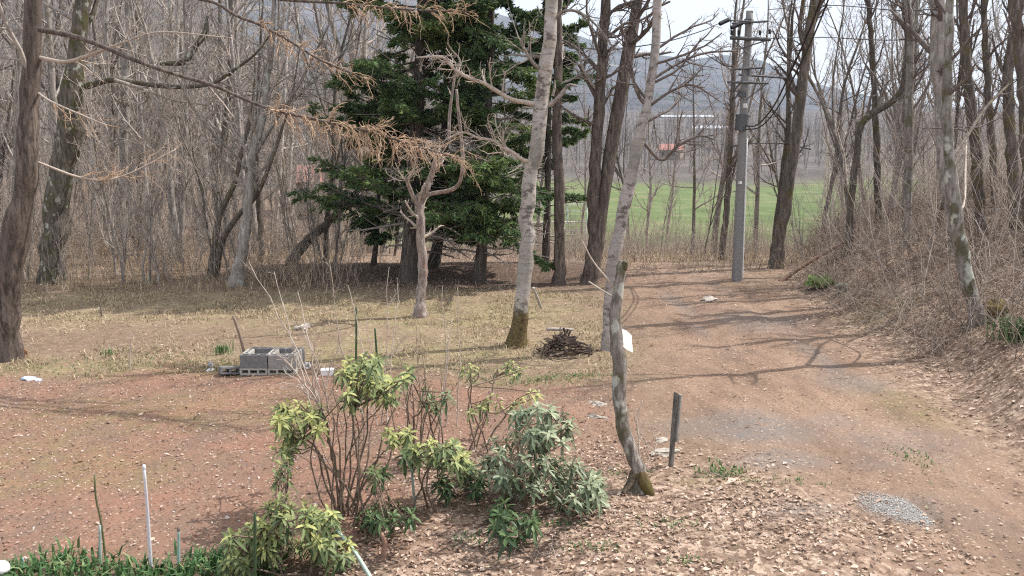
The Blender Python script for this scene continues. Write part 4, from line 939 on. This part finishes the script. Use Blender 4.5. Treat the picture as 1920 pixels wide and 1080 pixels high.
# white dome at the lower corner
bm = bmesh.new(); bmesh.ops.create_uvsphere(bm, u_segments=20, v_segments=12, radius=.06)
for v in bm.verts:
    if v.co.z < -.02: v.co.z = -.02 + (v.co.z + .02) * .2; 
p = atY(2, 1066, 5.9); e = thing('garden_light', 'small white domed garden light in the daffodil leaves', 'garden light', (p.x, p.y, gz1(p.x, p.y)))
bm_obj('dome', bm, WHT, e, (0, 0, p.z - e.location.z), True)
obj('pole', Tubes().add(np.array([[0, 0, -.1], [0, 0, (p.z - e.location.z) * .5], [0, 0, p.z - e.location.z - .02]]), np.array([.02, .02, .02]), 8).mesh('pole', TWIG_D), e)

def tuft(name, label, px, py, n, h, seed, mat=GRASS, cat='plant', tint=.5, spread=.1):
    r = np.random.default_rng(seed); p = at(px, py); V, T_, tv = [], [], []
    for i in range(n):
        a = r.uniform(0, 6.28); d = np.array([math.cos(a), math.sin(a), 0]); s = np.array([-d[1], d[0], 0]) * .008
        b = np.append(r.normal(0, spread, 2), 0); hh = h * r.uniform(.6, 1.1); k = r.uniform(.2, .7)
        m = b + d * hh * k * .35 + [0, 0, hh * .6]; tp = b + d * hh * k + [0, 0, hh * r.uniform(.6, 1.)]
        o = len(V); V += [b - s, b + s, m + s, m - s, tp]; T_ += [(o, o + 1, o + 2), (o, o + 2, o + 3), (o + 3, o + 2, o + 4)]; tv += [np.clip(tint + r.normal(0, .2), 0, 1)] * 5
    me = mk_mesh(name, np.array(V), None, T_, False, tv); me.materials.append(mat); return tag(obj(name, me, None, p), label, cat)
# flat stones near the post and other rocks
STONE = plain('pale_stone', (.40, .355, .31), .25, .95, 20); STONED = plain('mossy_stone', (.19, .18, .14), .5, .95, 9); MOSSS = plain('green_moss_stone', (.13, .17, .06), .5, .95, 9)
crumple('flat_stone', 'large flat pale stone at the foot of the wooden post', 1247, 850, .30, .17, .07, STONE, 11, 'stone')
crumple('flat_stone', 'smaller flat pale stone just behind the large flat one', 1240, 827, .17, .1, .05, STONE, 12, 'stone')
crumple('flat_stone', 'pale stone lying on the red soil behind the bluish shrub', 1122, 760, .22, .13, .06, STONE, 13, 'stone')
crumple('flat_stone', 'narrow pale stone on the red soil near the low bluish shrub', 1120, 784, .24, .08, .05, STONE, 14, 'stone')
crumple('mossy_rock', 'green mossy rock at the foot of the bank by the fallen branch', 1546, 536, .75, .5, .30, MOSSS, 15, 'rock')
crumple('mossy_rock', 'small grey rock next to the green mossy one on the verge', 1580, 546, .35, .3, .25, STONED, 16, 'rock')
crumple('mossy_rock', 'mossy brown lump at the foot of the lichen-spotted trunk', 1862, 590, .4, .35, .3, plain('moss_brown', (.15, .11, .045), .5, 1, 9), 17, 'rock')
tuft('green_plant', 'leafy green clump at the outer edge of the bank bottom', 1908, 642, 130, .4, 25, RHO_D, tint=.5, spread=.12)
crumple('flat_stone', 'small flat grey stone in the middle of the drive', 1328, 562, .5, .3, .07, STONE, 19, 'stone')

# fallen trunk on the verge
o = stake('fallen_trunk', 'reddish fallen trunk propped aslant on the verge past the utility pole', [(1466, 526, 10), (1500, 502, 9), (1540, 478, 8), (1595, 448, 7), (1640, 430, 5)], plain('red_dead_wood', (.24, .15, .11), .3), Y=20.8, Y1=21.5, cat='fallen trunk')
# stick heap beside the birch
def heap():
    r = np.random.default_rng(5); p = at(1058, 662); e = thing('stick_heap', 'heap of broken sticks and dead leaves beside the large birch', 'stick heap', p)
    t = Tubes()
    for i in range(150):
        c = np.array([r.normal(0, .24), r.normal(0, .2), 0]); c[2] = max(0, .26 * math.exp(-(c[0] / .3) ** 2 - (c[1] / .25) ** 2)) + r.uniform(-.06, .04)
        d = nrm(np.array([r.normal(), r.normal() * .7, r.normal() * .35])); L = r.uniform(.12, .4)
        P = np.array([c - d * L / 2, c + r.normal(0, .01, 3), c + d * L / 2]); t.add(P, np.full(3, r.uniform(.006, .02)), 5)
    obj('stick', t.mesh('stick', bark('heap_wood', (.045, .035, .03), (.25, .18, .14), var=.1)), e)
    t = Tubes().add(np.array([[-.28, .1, .30], [.0, .14, .29], [.16, .18, .27]]) + [.0, .05, .06], np.array([.028, .028, .022]), 7)
    o = obj('log', t.mesh('log', B_PALE), e); o['label'] = 'pale log lying across the top'
heap()
# ferns / small green clumps
tuft('green_plant', 'small tuft of green leaves in the grass beside the fire pit', 418, 662, 40, .22, 1, tint=.6)
tuft('green_plant', 'tiny green tuft in the brown grass near the larch', 205, 665, 30, .12, 2, tint=.6)
tuft('green_plant', 'low green tuft at the edge of the leaves beside the drive', 1360, 888, 60, .08, 3, tint=.7)
tuft('green_plant', 'leafy green clump on the bank below the lichen-spotted trunk', 1895, 625, 120, .34, 5, tint=.5, spread=.09)

# ------------------------------------------------------------------ utility pole and cables
def utility_pole():
    b = at(1383, 527); Y = b.y
    P, R = hero_path([(1382, 527, 21), (1387, 400, 19), (1392, 270, 17), (1398, 150, 15), (1405, 30, 13), (1406, 24, 13)], Y, None, 14)
    P[0, 2] -= .3
    e = thing('utility_pole', 'tall grey concrete utility pole with cross-arms at the end of the drive', 'utility pole', b)
    CP = plain('pole_concrete', (.25, .24, .235), .12, .9, 20); ST = plain('grey_steel', (.12, .12, .125), .2, .5); BK = plain('black_fitting', (.03, .03, .035), .2, .5); WI = plain('porcelain', (.75, .74, .72), .05, .3)
    obj('shaft', Tubes().add(P, R, 18).mesh('shaft', CP, b), e)
    def bar(x0, y0, x1, y1, w, name, mat, dy=-.14, d1=None):
        Pb, Rb = hero_path([(x0, y0, w), ((x0 + x1) / 2, (y0 + y1) / 2, w), (x1, y1, w)], Y + dy, Y + (dy if d1 is None else d1), 5); return obj(name, Tubes().add(Pb, Rb, 4).mesh(name, mat, b), e)
    bar(1369, 71, 1445, 74, 7, 'cross_arm', ST); bar(1372, 44, 1438, 40, 4, 'cross_arm', ST); bar(1364, 154, 1441, 156, 4.5, 'cross_arm', ST); bar(1376, 130, 1428, 127, 4, 'cross_arm', ST); bar(1385, 140, 1475, 146, 4, 'cross_arm', ST, .14)
    bar(1385, 92, 1440, 75, 2.5, 'brace', ST); bar(1375, 76, 1402, 100, 2.5, 'brace', ST); bar(1368, 158, 1396, 186, 2.5, 'brace', ST); bar(1436, 158, 1400, 186, 2.5, 'brace', ST)
    for (x0, y0, x1, y1) in [(1349, 45, 1366, 37), (1371, 52, 1392, 43)]: bar(x0, y0, x1, y1, 8, 'insulator', BK, -.3, -.2)
    bar(1366, 38, 1404, 40, 3, 'brace', ST, -.2); bar(1390, 45, 1408, 40, 3, 'brace', ST, -.2)
    for x, y in [(1372, 66), (1385, 66), (1425, 66), (1443, 64)]: bar(x, y, x, y - 9, 5, 'insulator', BK)
    bar(1397, 202, 1397, 194, 9, 'insulator', WI, -.2); bar(1387, 345, 1387, 340, 7, 'insulator', WI, -.2)
    for (x, y0, y1, wd) in [(1394, 172, 182, 22), (1404, 36, 46, 18), (1391, 222, 234, 20), (1400, 128, 142, 19)]: bar(x + .5, y0, x - .5, y1, wd, 'clamp_band', ST, 0)
    Pc, Rc = hero_path([(1392, 520, 3), (1396, 400, 3), (1401, 260, 3)], Y - .08, None, 8); obj('sunlit_edge', Tubes().add(Pc, Rc, 6).mesh('sunlit_edge', WI, b), e)  # thin white rod added to imitate the sunlit edge of the shaft
    bar(1390, 245, 1393, 215, 26, 'junction_box', ST, -.02)
    return Y
YP = utility_pole()
WIRE = plain('black_cable', (.035, .03, .03), .1, .6)
def cable(label, pxs, Y1, w=3, Y0=None):
    P, R = hero_path([(a, b_, w * (1 + .6 * i / (len(pxs) - 1))) for i, (a, b_) in enumerate(pxs)], YP if Y0 is None else Y0, Y1, 30)
    o = obj('utility_cable', Tubes().add(P, R, 6).mesh('utility_cable', WIRE, P[0]), None, Vector(P[0])); tag(o, label, 'cable', 'cables of the utility pole')
cable('thick black cable sagging from the utility pole and rising past the leaning tree', [(1398, 236), (1420, 234), (1450, 200), (1480, 140), (1520, 50), (1560, -60)], 13, 2.6)
cable('second black cable sagging just under the thick one from the utility pole', [(1396, 243), (1425, 238), (1456, 205), (1486, 150), (1528, 62), (1572, -50)], 13, 2.2)
cable('thin wire running from the pole top out over the yard', [(1350, 43), (1310, 60), (1240, 80), (1140, 95)], 30, 1.4)
cable('thin wire running from the upper cross-arm towards the bank', [(1445, 72), (1540, 70), (1660, 75), (1760, 72)], 22, 1.4)
cable('thin wire running from the lower fittings through the leaning tree', [(1390, 268), (1420, 269), (1470, 270), (1520, 280)], 24, 1.5)
cable('thin wire leaving the very top of the pole over the bank', [(1440, 18), (1560, 10), (1700, 20), (1800, 10)], 22, 1.4)
for i, (y0, y1) in enumerate([(160, 168), (228, 232), (240, 243)]):
    P, R = hero_path([(330, y0, 1.5), (480, (y0 + y1) / 2 + 2, 1.5), (640, y1, 1.5)], 40, 44, 12)
    tag(obj('utility_cable', Tubes().add(P, R, 4).mesh('utility_cable', WIRE, P[0]), None, Vector(P[0])), ['uppermost of the thin wires strung through the wood behind the yard', 'middle one of the thin wires strung through the wood behind the yard', 'lowest of the thin wires strung through the wood behind the yard'][i], 'cable', 'wires through the wood')

# ------------------------------------------------------------------ far buildings, van, fence
def house(name, label, px, Y, W, D, hw, hr, wm, rm, z=None, rz=.2, nwin=3):
    p = atY(px, 300, Y); z = gz1(p.x, Y) if z is None else z
    e = thing(name, label, 'building', (p.x, Y, z)); e.rotation_euler = (0, 0, rz)
    bm = bmesh.new(); box_bm(bm, (0, 0, hw / 2 - .3), (W, D, hw + .6)); bm_obj('wall', bm, wm, e)
    bm = bmesh.new(); o = .4; pts = [(-W / 2 - o, -D / 2 - o, hw), (W / 2 + o, -D / 2 - o, hw), (W / 2 + o, D / 2 + o, hw), (-W / 2 - o, D / 2 + o, hw), (-W / 2 - o, 0, hw + hr), (W / 2 + o, 0, hw + hr)]
    v = [bm.verts.new((a, b_, c + .02)) for a, b_, c in pts]
    for f in ((0, 1, 5, 4), (2, 3, 4, 5), (0, 4, 3), (1, 2, 5), (3, 2, 1, 0)): bm.faces.new([v[i] for i in f])
    bm_obj('roof', bm, rm, e)
    for i in range(nwin):
        bm = bmesh.new(); box_bm(bm, (-W / 2 + W * (i + .5) / nwin, -D / 2 - .02, hw * .55), (W / nwin * .45, .08, hw * .38)); bm_obj('window', bm, plain('dark_glass', (.06, .07, .08), .1, .2, 3, .5), e)
REDR = plain('red_roof', (.36, .175, .15), .15, .7, 3); WALLW = plain('white_wall', (.45, .45, .46), .06, .7, 2); WALLB = plain('brown_wall', (.30, .24, .2), .1, .8, 2); GREYR = plain('pale_roof', (.48, .49, .52), .06, .6, 2)
house('red_roof_house', 'house with a faded red roof seen through the wood beside the spruces', 595, 66, 4.2, 5, 1.7, 1.2, WALLB, REDR, z=-.9, rz=.1, nwin=2)
house('red_roof_house', 'small house with a red roof beyond the green field', 1258, 205, 5.0, 6, 2.0, 1.5, WALLB, REDR, rz=-.3, nwin=2)
house('long_white_building', 'long low white building in the valley, the upper one', 1285, 560, 34, 12, 4.5, 1.5, WALLW, GREYR, rz=.05, nwin=6, z=19)
house('long_white_building', 'long low white building in the valley, below the other one', 1335, 420, 20, 10, 3.6, 1.4, WALLW, GREYR, rz=-.1, nwin=4, z=9.5)
def van():
    p = atY(888, 400, 43); z = gz1(p.x, 43); e = thing('parked_van', 'small white van parked beyond the spruces', 'van', (p.x, 43, z)); e.rotation_euler = (0, 0, .25)
    WP = plain('white_paint', (.70, .72, .75), .04, .3, 2, .5); GL = plain('van_glass', (.10, .14, .17), .1, .1, 2, .5)
    bm = bmesh.new(); pr = [(-1.7, .35), (1.55, .35), (1.7, .6), (1.62, .95), (1.15, 1.75), (.9, 1.88), (-1.6, 1.88), (-1.7, 1.7)]
    for s in (-.73, .73): [bm.verts.new((a, s, c)) for a, c in pr]
    bm.verts.ensure_lookup_table(); n = len(pr); bm.faces.new([bm.verts[i] for i in range(n)]); bm.faces.new([bm.verts[n + i] for i in reversed(range(n))])
    for i in range(n): bm.faces.new((bm.verts[i], bm.verts[n + i], bm.verts[n + (i + 1) % n], bm.verts[(i + 1) % n]))
    bmesh.ops.recalc_face_normals(bm, faces=bm.faces); bmesh.ops.bevel(bm, geom=bm.edges[:], offset=.05, segments=2, affect='EDGES'); bm_obj('body', bm, WP, e)
    for x0, x1 in ((-1.45, -.5), (-.4, .45), (.55, 1.1)):
        bm = bmesh.new(); box_bm(bm, ((x0 + x1) / 2, -.735, 1.4), (x1 - x0, .02, .5), None, .008); bm_obj('window', bm, GL, e)
    bm = bmesh.new(); box_bm(bm, (1.40, 0, 1.36), (.02, 1.2, .8), Matrix.Rotation(-.53, 3, 'Y'), .005); bm_obj('windscreen', bm, GL, e)
    for x in (-1.05, 1.1):
        for s in (-.66, .66):
            bm = bmesh.new(); bmesh.ops.create_cone(bm, segments=20, radius1=.28, radius2=.28, depth=.18, cap_ends=True, matrix=Matrix.Translation((x, s, .28)) @ Matrix.Rotation(hp, 4, 'X')); bm_obj('wheel', bm, WIRE, e)
van()
def rail_fence(label, pa, pb, Y, z0, hgt, npost, mat, nr=2):
    a = atY(pa, 430, Y); b_ = atY(pb, 430, Y + 1); e = thing('rail_fence', label, 'fence', (a.x, Y, gz1(a.x, Y)))
    for i in range(npost):
        q = a.lerp(b_, i / (npost - 1)); zz = gz1(q.x, q.y) - e.location.z
        obj('post', Tubes().add(np.array([[q.x - a.x, q.y - a.y, zz - .2], [q.x - a.x, q.y - a.y, zz + .5], [q.x - a.x, q.y - a.y, zz + hgt]]), np.full(3, .05), 8).mesh('post', mat), e)
    for k in range(nr):
        zz = z0 + hgt * (1 - .35 * k) - .05
        obj('rail', Tubes().add(np.array([[0, -.06, zz], [(b_.x - a.x) / 2, (b_.y - a.y) / 2 - .06, zz + .01], [b_.x - a.x, b_.y - a.y - .06, zz]]), np.full(3, .035), 8).mesh('rail', mat), e)
FW = plain('fence_white', (.62, .58, .56), .1, .6)
rail_fence('low pale rail fence behind the conifer trunks past the yard', 930, 1098, 37, 0.1, 1.15, 5, FW)
rail_fence('farther pale green rail fence at the edge of the green field', 990, 1100, 62, 0, 1.5, 4, plain('fence_mint', (.55, .62, .57), .1, .6), 2)
crumple('blue_tarp', 'faded turquoise tarpaulin heap behind the thin small spruce', 688, 428, 1.6, 1.2, 1.3, plain('turquoise_tarp', (.30, .47, .50), .25, .6, 4), 31, 'tarpaulin')
# snags in the wood behind the yard
stake('pale_post', 'thin pale stake standing between the slanting tree and the spruces', [(651, 470, 4), (652, 430, 4), (653, 392, 3)], plain('pale_wood', (.5, .42, .33), .1), Y=27, cat='stake')

# ------------------------------------------------------------------ ground cover (nobody could count it)
def leaves_cover(name, x, y, size, mat, seed, lift=.012, tint=None, flat=.35):
    r = np.random.default_rng(seed); M = len(x); z = gz(x, y) + lift * r.random(M) + .006
    nrmv = nrm(np.stack([r.normal(0, flat, M), r.normal(0, flat, M), np.ones(M)], -1))
    a = nrm(np.cross(nrmv, r.normal(size=(M, 3)))); b = np.cross(nrmv, a); s = size * np.exp(r.normal(-.12, .38, M))
    c = np.stack([x, y, z], -1); S_ = s[:, None]
    V = np.stack([c - a * S_ * .5, c - a * S_ * .1 + b * S_ * .3 + nrmv * S_ * .15, c + a * S_ * .5, c - a * S_ * .05 - b * S_ * .3 + nrmv * S_ * .12], 1)
    tv = np.clip(r.normal(.56, .27, M), 0, 1) if tint is None else tint
    o = np.arange(M)[:, None] * 4
    me = mk_mesh(name, V.reshape(-1, 3), None, np.concatenate([o + [0, 1, 2], o + [0, 2, 3]]), False, np.repeat(tv, 4)); me.materials.append(mat); tag(obj(name, me), kind='stuff')
def scatter(n, fx, dens, seed):
    r = np.random.default_rng(seed); x0, x1, y0, y1 = fx; x = r.uniform(x0, x1, n); y = r.uniform(y0, y1, n); k = r.random(n) < dens(x, y, r); return x[k], y[k]
nA = lambda x, y, s=61: fbm(x * .9, y * .9, s)
d1 = lambda x, y, r: np.clip(sstep(9.4, 7.2, y + 2.2 * (nA(x, y) - .5) + .25 * (x - 1.5)) * sstep(-1.9, -.3, x + (nA(x, y) - .5)) * sstep(4.2, 2.2, x + (nA(x, y) - .5)), 0, 1)
xa, ya = scatter(32000, (-2.5, 5, 5.2, 10.5), lambda x, y, r: d1(x, y, r) * (.25 + .95 * sstep(.36, .6, fbm(x * 1.8, y * 1.8, 64))), 1)
xb, yb = scatter(30000, (4.3, 12, 6, 22), lambda x, y, r: sstep(-.5, 1.0, x - (5.1 + .09 * (y - 8)) + 1.5 * (nA(x, y) - .5)) * .9, 2)
xc, yc = scatter(30000, (-9, 7, 5.8, 20), lambda x, y, r: .2 + .5 * sstep(.46, .72, nA(x, y, 63)), 3)
xd, yd = scatter(16000, (-14, 8, 19, 30), lambda x, y, r: .5 + 0 * x, 4)
leaves_cover('fallen_leaves', np.concatenate([xa, xb, xd]), np.concatenate([ya, yb, yd]), .038, LEAF, 1, flat=.24)
leaves_cover('leaf_litter', xc, yc, .032, LEAF, 2, tint=None)
xp, yp = scatter(26000, (-7, 1.5, 6.2, 12), lambda x, y, r: .55 + 0 * x, 5)
leaves_cover('gravel', xp, yp, .022, tinted('pebble', [(0, (.16, .09, .07)), (.5, (.33, .20, .15)), (.85, (.45, .35, .31)), (1, (.55, .50, .48))], .9), 3, flat=.8)
c_ = at(1690, 957); rr = np.random.default_rng(4); xg = rr.uniform(3.15, 3.72, 13000); yg = rr.uniform(6.85, 7.68, 13000)
kk = (xg < np.interp(yg, [6.2, 6.5, 6.78, 7.15, 7.5, 7.68, 7.8], [3.6, 3.61, 3.66, 3.72, 3.69, 3.5, 3.2]) - .03) & (np.hypot((xg - 3.5) / .26, (yg - 7.28 + .5 * (xg - 3.5)) / .27) + rr.normal(0, .2, 13000) < 1); xg, yg = xg[kk], yg[kk]
xg = np.append(xg, rr.normal(3.4, .45, 450)); yg = np.append(yg, rr.normal(7.2, .38, 450))
leaves_cover('gravel', xg, yg, .0105, tinted('grey_pebble', [(0, (.27, .26, .25)), (.4, (.40, .39, .375)), (1, (.52, .51, .49))], .9), 4, flat=.14, lift=.003)

def blades(name, x, y, h, mat, seed, wid=.006, lean=.6, tint=(.5, .25)):
    r = np.random.default_rng(seed); M = len(x); z = gz(x, y)
    a = r.uniform(0, 6.283, M); d = np.stack([np.cos(a), np.sin(a), 0 * a], -1); s = np.stack([-np.sin(a), np.cos(a), 0 * a], -1) * wid
    hh = (h * r.uniform(.5, 1.2, M))[:, None]; k = (lean * r.uniform(.3, 1.3, M))[:, None]; c = np.stack([x, y, z - .01], -1); up = np.array([0, 0, 1.0])
    m = c + d * hh * k * .4 + up * hh * .6; tp = c + d * hh * k + up * hh * (1 - .35 * k)
    V = np.stack([c - s, c + s, m + s * .8, m - s * .8, tp], 1); o = np.arange(M)[:, None] * 5
    tv = np.clip(r.normal(*tint, M), 0, 1)
    me = mk_mesh(name, V.reshape(-1, 3), o + [0, 1, 2, 3], o + [3, 2, 4], False, np.repeat(tv, 5)); me.materials.append(mat); tag(obj(name, me), kind='stuff')
ds = lambda x, y, r: np.clip(sstep(11.4, 13, y + 2 * (nA(x, y) - .5)) * sstep(20.4, 18.8, y + 1.5 * (nA(x, y, 66) - .5)) * sstep(2.8, 1.2, x + 1.5 * (nA(x, y) - .5)) * (.08 + 1.0 * sstep(.42, .66, nA(x * 1.5, y * 1.5, 67))), 0, 1) * np.where((np.abs(y - 14.7) < 1.1) & (x < -2), .3, 1)
xs, ys = scatter(48000, (-12, 3.5, 11, 20.6), ds, 7)
blades('dead_grass', xs, ys, .10, STRAW, 5, .007, 1.4, (.5, .25))
xs, ys = scatter(9000, (-22, -1, 19, 30), lambda x, y, r: .8 * (x < -.2 * y), 8)
blades('dead_grass', xs, ys, .30, STRAW, 6, .010, .8, (.45, .2))
xs, ys = scatter(7000, (2, 24, 22, 40), lambda x, y, r: .8 + 0 * x, 9)
blades('dead_grass', xs, ys, .30, STRAW, 16, .012, .8, (.45, .2))
gx, gy = [], []
rr = np.random.default_rng(44)
for px, py, n_, sx, sy in [(880, 1015, 50, .10, .06), (1175, 890, 60, .12, .08), (1345, 890, 60, .14, .05), (1255, 985, 90, .16, .07), (1110, 1030, 60, .14, .05), (1710, 860, 70, .10, .2), (1060, 985, 50, .12, .05), (1010, 715, 260, .45, .14), (1080, 705, 160, .3, .1), (790, 690, 200, .6, .2), (430, 690, 150, .3, .2), (290, 680, 200, .7, .25), (100, 690, 160, .6, .2), (1650, 590, 200, .35, .6), (1280, 1055, 40, .12, .04), (1480, 905, 40, .2, .05)]:
    c = at(px, py); gx.append(rr.normal(c.x, sx, n_)); gy.append(rr.normal(c.y, sy, n_))
blades('green_grass', np.concatenate(gx), np.concatenate(gy), .055, GRASS, 17, .006, 1.1, (.68, .22))
# daffodil leaves along the bottom
rr = np.random.default_rng(12); xs = rr.uniform(-5.2, -1.75, 1800); ys = 6.0 + .10 * (xs + 3.6) + rr.normal(0, .16, 1800) + .10 * np.sin(xs * 5)
cl = np.round(xs / .13) * .13; xs = cl + (xs - cl) * .55
blades('green_grass', xs, ys, .145, GRASS, 7, .011, .8, (.52, .26))

# brush: tangles of thin stems
def brush(name, x, y, h, mat, seed, r0=.005, lean=.35, sub=4, npt=5, trop=-.02):
    global rng
    rng = np.random.default_rng(seed); M = len(x); z = gz(x, y)
    d = nrm(np.stack([rng.normal(0, lean, M), rng.normal(0, lean, M), np.ones(M)], -1)); hh = h * rng.uniform(.4, 1.25, M)
    pts = [np.stack([x, y, z - .03], -1)]
    for i in range(npt - 1): d = nrm(d + rng.normal(0, .13, d.shape) + [0, 0, trop]); pts.append(pts[-1] + d * (hh / (npt - 1))[:, None])
    P = np.stack(pts, 1); R = (r0 * rng.uniform(.6, 1.4, M))[:, None] * np.linspace(1, .45, npt)
    t = Tubes().add(P, R, 3)
    if sub: P1, R1 = branches(P, R, sub, .25, 1, .65, .4, .7, 4, .15, .02, .003); t.add(P1, R1, 3)
    tag(obj(name, t.mesh(name, mat)), kind='stuff')
x, y = scatter(5200, (-22, -3.0, 19.6, 34), lambda x, y, r: np.clip(1.1 - (y - 19.6) / 22, .2, 1) * (x < -.17 * y) * (.12 + 1.1 * sstep(.38, .62, fbm(x * .45, y * .45, 81))), 20)
brush('undergrowth', x, y, 1.0, plain('tan_brush', (.46, .37, .28), .3), 21, .0055, .35, 4)
x, y = scatter(2600, (-24, -3.5, 20.5, 36), lambda x, y, r: 1.0 * (x < -.14 * y) * (.1 + 1.1 * sstep(.4, .6, fbm(x * .5, y * .5, 82))), 22)
brush('undergrowth', x, y, 2.2, TWIG_B, 23, .007, .22, 6)
xt_ = lambda y: np.where(y < 20, 5.5 + .09 * (y - 8), 6.6 + .36 * (y - 20))
x, y = scatter(10000, (5.5, 24, 10, 36), lambda x, y, r: sstep(-.1, .8, x - xt_(y) - .35 * sstep(15, 11, y)) * np.clip(1.3 - (y - 12) / 34, .3, 1) * (x / y < .85), 24)
brush('undergrowth', x, y, .95, plain('bank_brush', (.34, .265, .215), .4), 25, .0055, .85, 5, npt=6, trop=-.05)
x, y = scatter(2600, (5.5, 20, 11, 28), lambda x, y, r: sstep(-.1, .7, x - xt_(y)) * (x / y < .8) * (.2 + sstep(.4, .6, fbm(x * .7, y * .7, 84))), 46)
brush('undergrowth', x, y, 1.1, TWIG_D, 47, .006, .75, 6, npt=6, trop=-.04)
x, y = scatter(1500, (6, 26, 12, 40), lambda x, y, r: sstep(.2, 1.2, x - xt_(y)) * (x / y < .85) * np.clip(1.3 - (y - 12) / 40, .3, 1), 26)
brush('undergrowth', x, y, 2.8, TWIG_B, 27, .008, .35, 7)
x, y = scatter(1500, (6, 14, 12.5, 21), lambda x, y, r: sstep(.0, .5, x - xt_(y)) * (x / y < .7), 28)
brush('undergrowth', x, y, 1.1, TWIG_P, 29, .006, .9, 3, trop=-.12, npt=7)
x, y = scatter(3200, (-4, 16, 25, 44), lambda x, y, r: (x > -.12 * y) * (x < .5 * y) * (1 - .6 * sstep(36, 44, y)) * (.15 + 1.1 * sstep(.38, .62, fbm(x * .5, y * .5, 83))), 30)
brush('undergrowth', x, y, .75, TWIG_B, 31, .007, .3, 4)
x, y = scatter(2600, (-3, 15, 25, 38), lambda x, y, r: (x > -.12 * y) * (x < .5 * y), 32)
brush('undergrowth', x, y, 1.35, TWIG_P, 33, .006, .18, 3)
x, y = scatter(420, (-1, 4, 5.6, 9.5), lambda x, y, r: d1(x, y, r), 36)
brush('twig_litter', x, y, .22, TWIG_B, 37, .004, 2.5, 2, trop=-.05)
x, y = scatter(900, (-8, 4, 18.8, 26), lambda x, y, r: .9 + 0 * x, 34)
brush('undergrowth', x, y, .25, TWIG_B, 35, .005, 1.2, 2)

# ------------------------------------------------------------------ air
bm = bmesh.new(); box_bm(bm, (0, 300, 330), (6300, 5700, 800))
hm = bpy.data.materials.new('air'); hm.use_nodes = True; t = hm.node_tree; t.nodes.clear()
v = t.nodes.new('ShaderNodeVolumePrincipled'); v.inputs['Density'].default_value = .00024; v.inputs['Color'].default_value = (.66, .79, 1.0, 1); v.inputs['Anisotropy'].default_value = .2
oo = t.nodes.new('ShaderNodeOutputMaterial'); t.links.new(v.outputs[0], oo.inputs['Volume'])
tag(bm_obj('haze', bm, hm), kind='stuff')
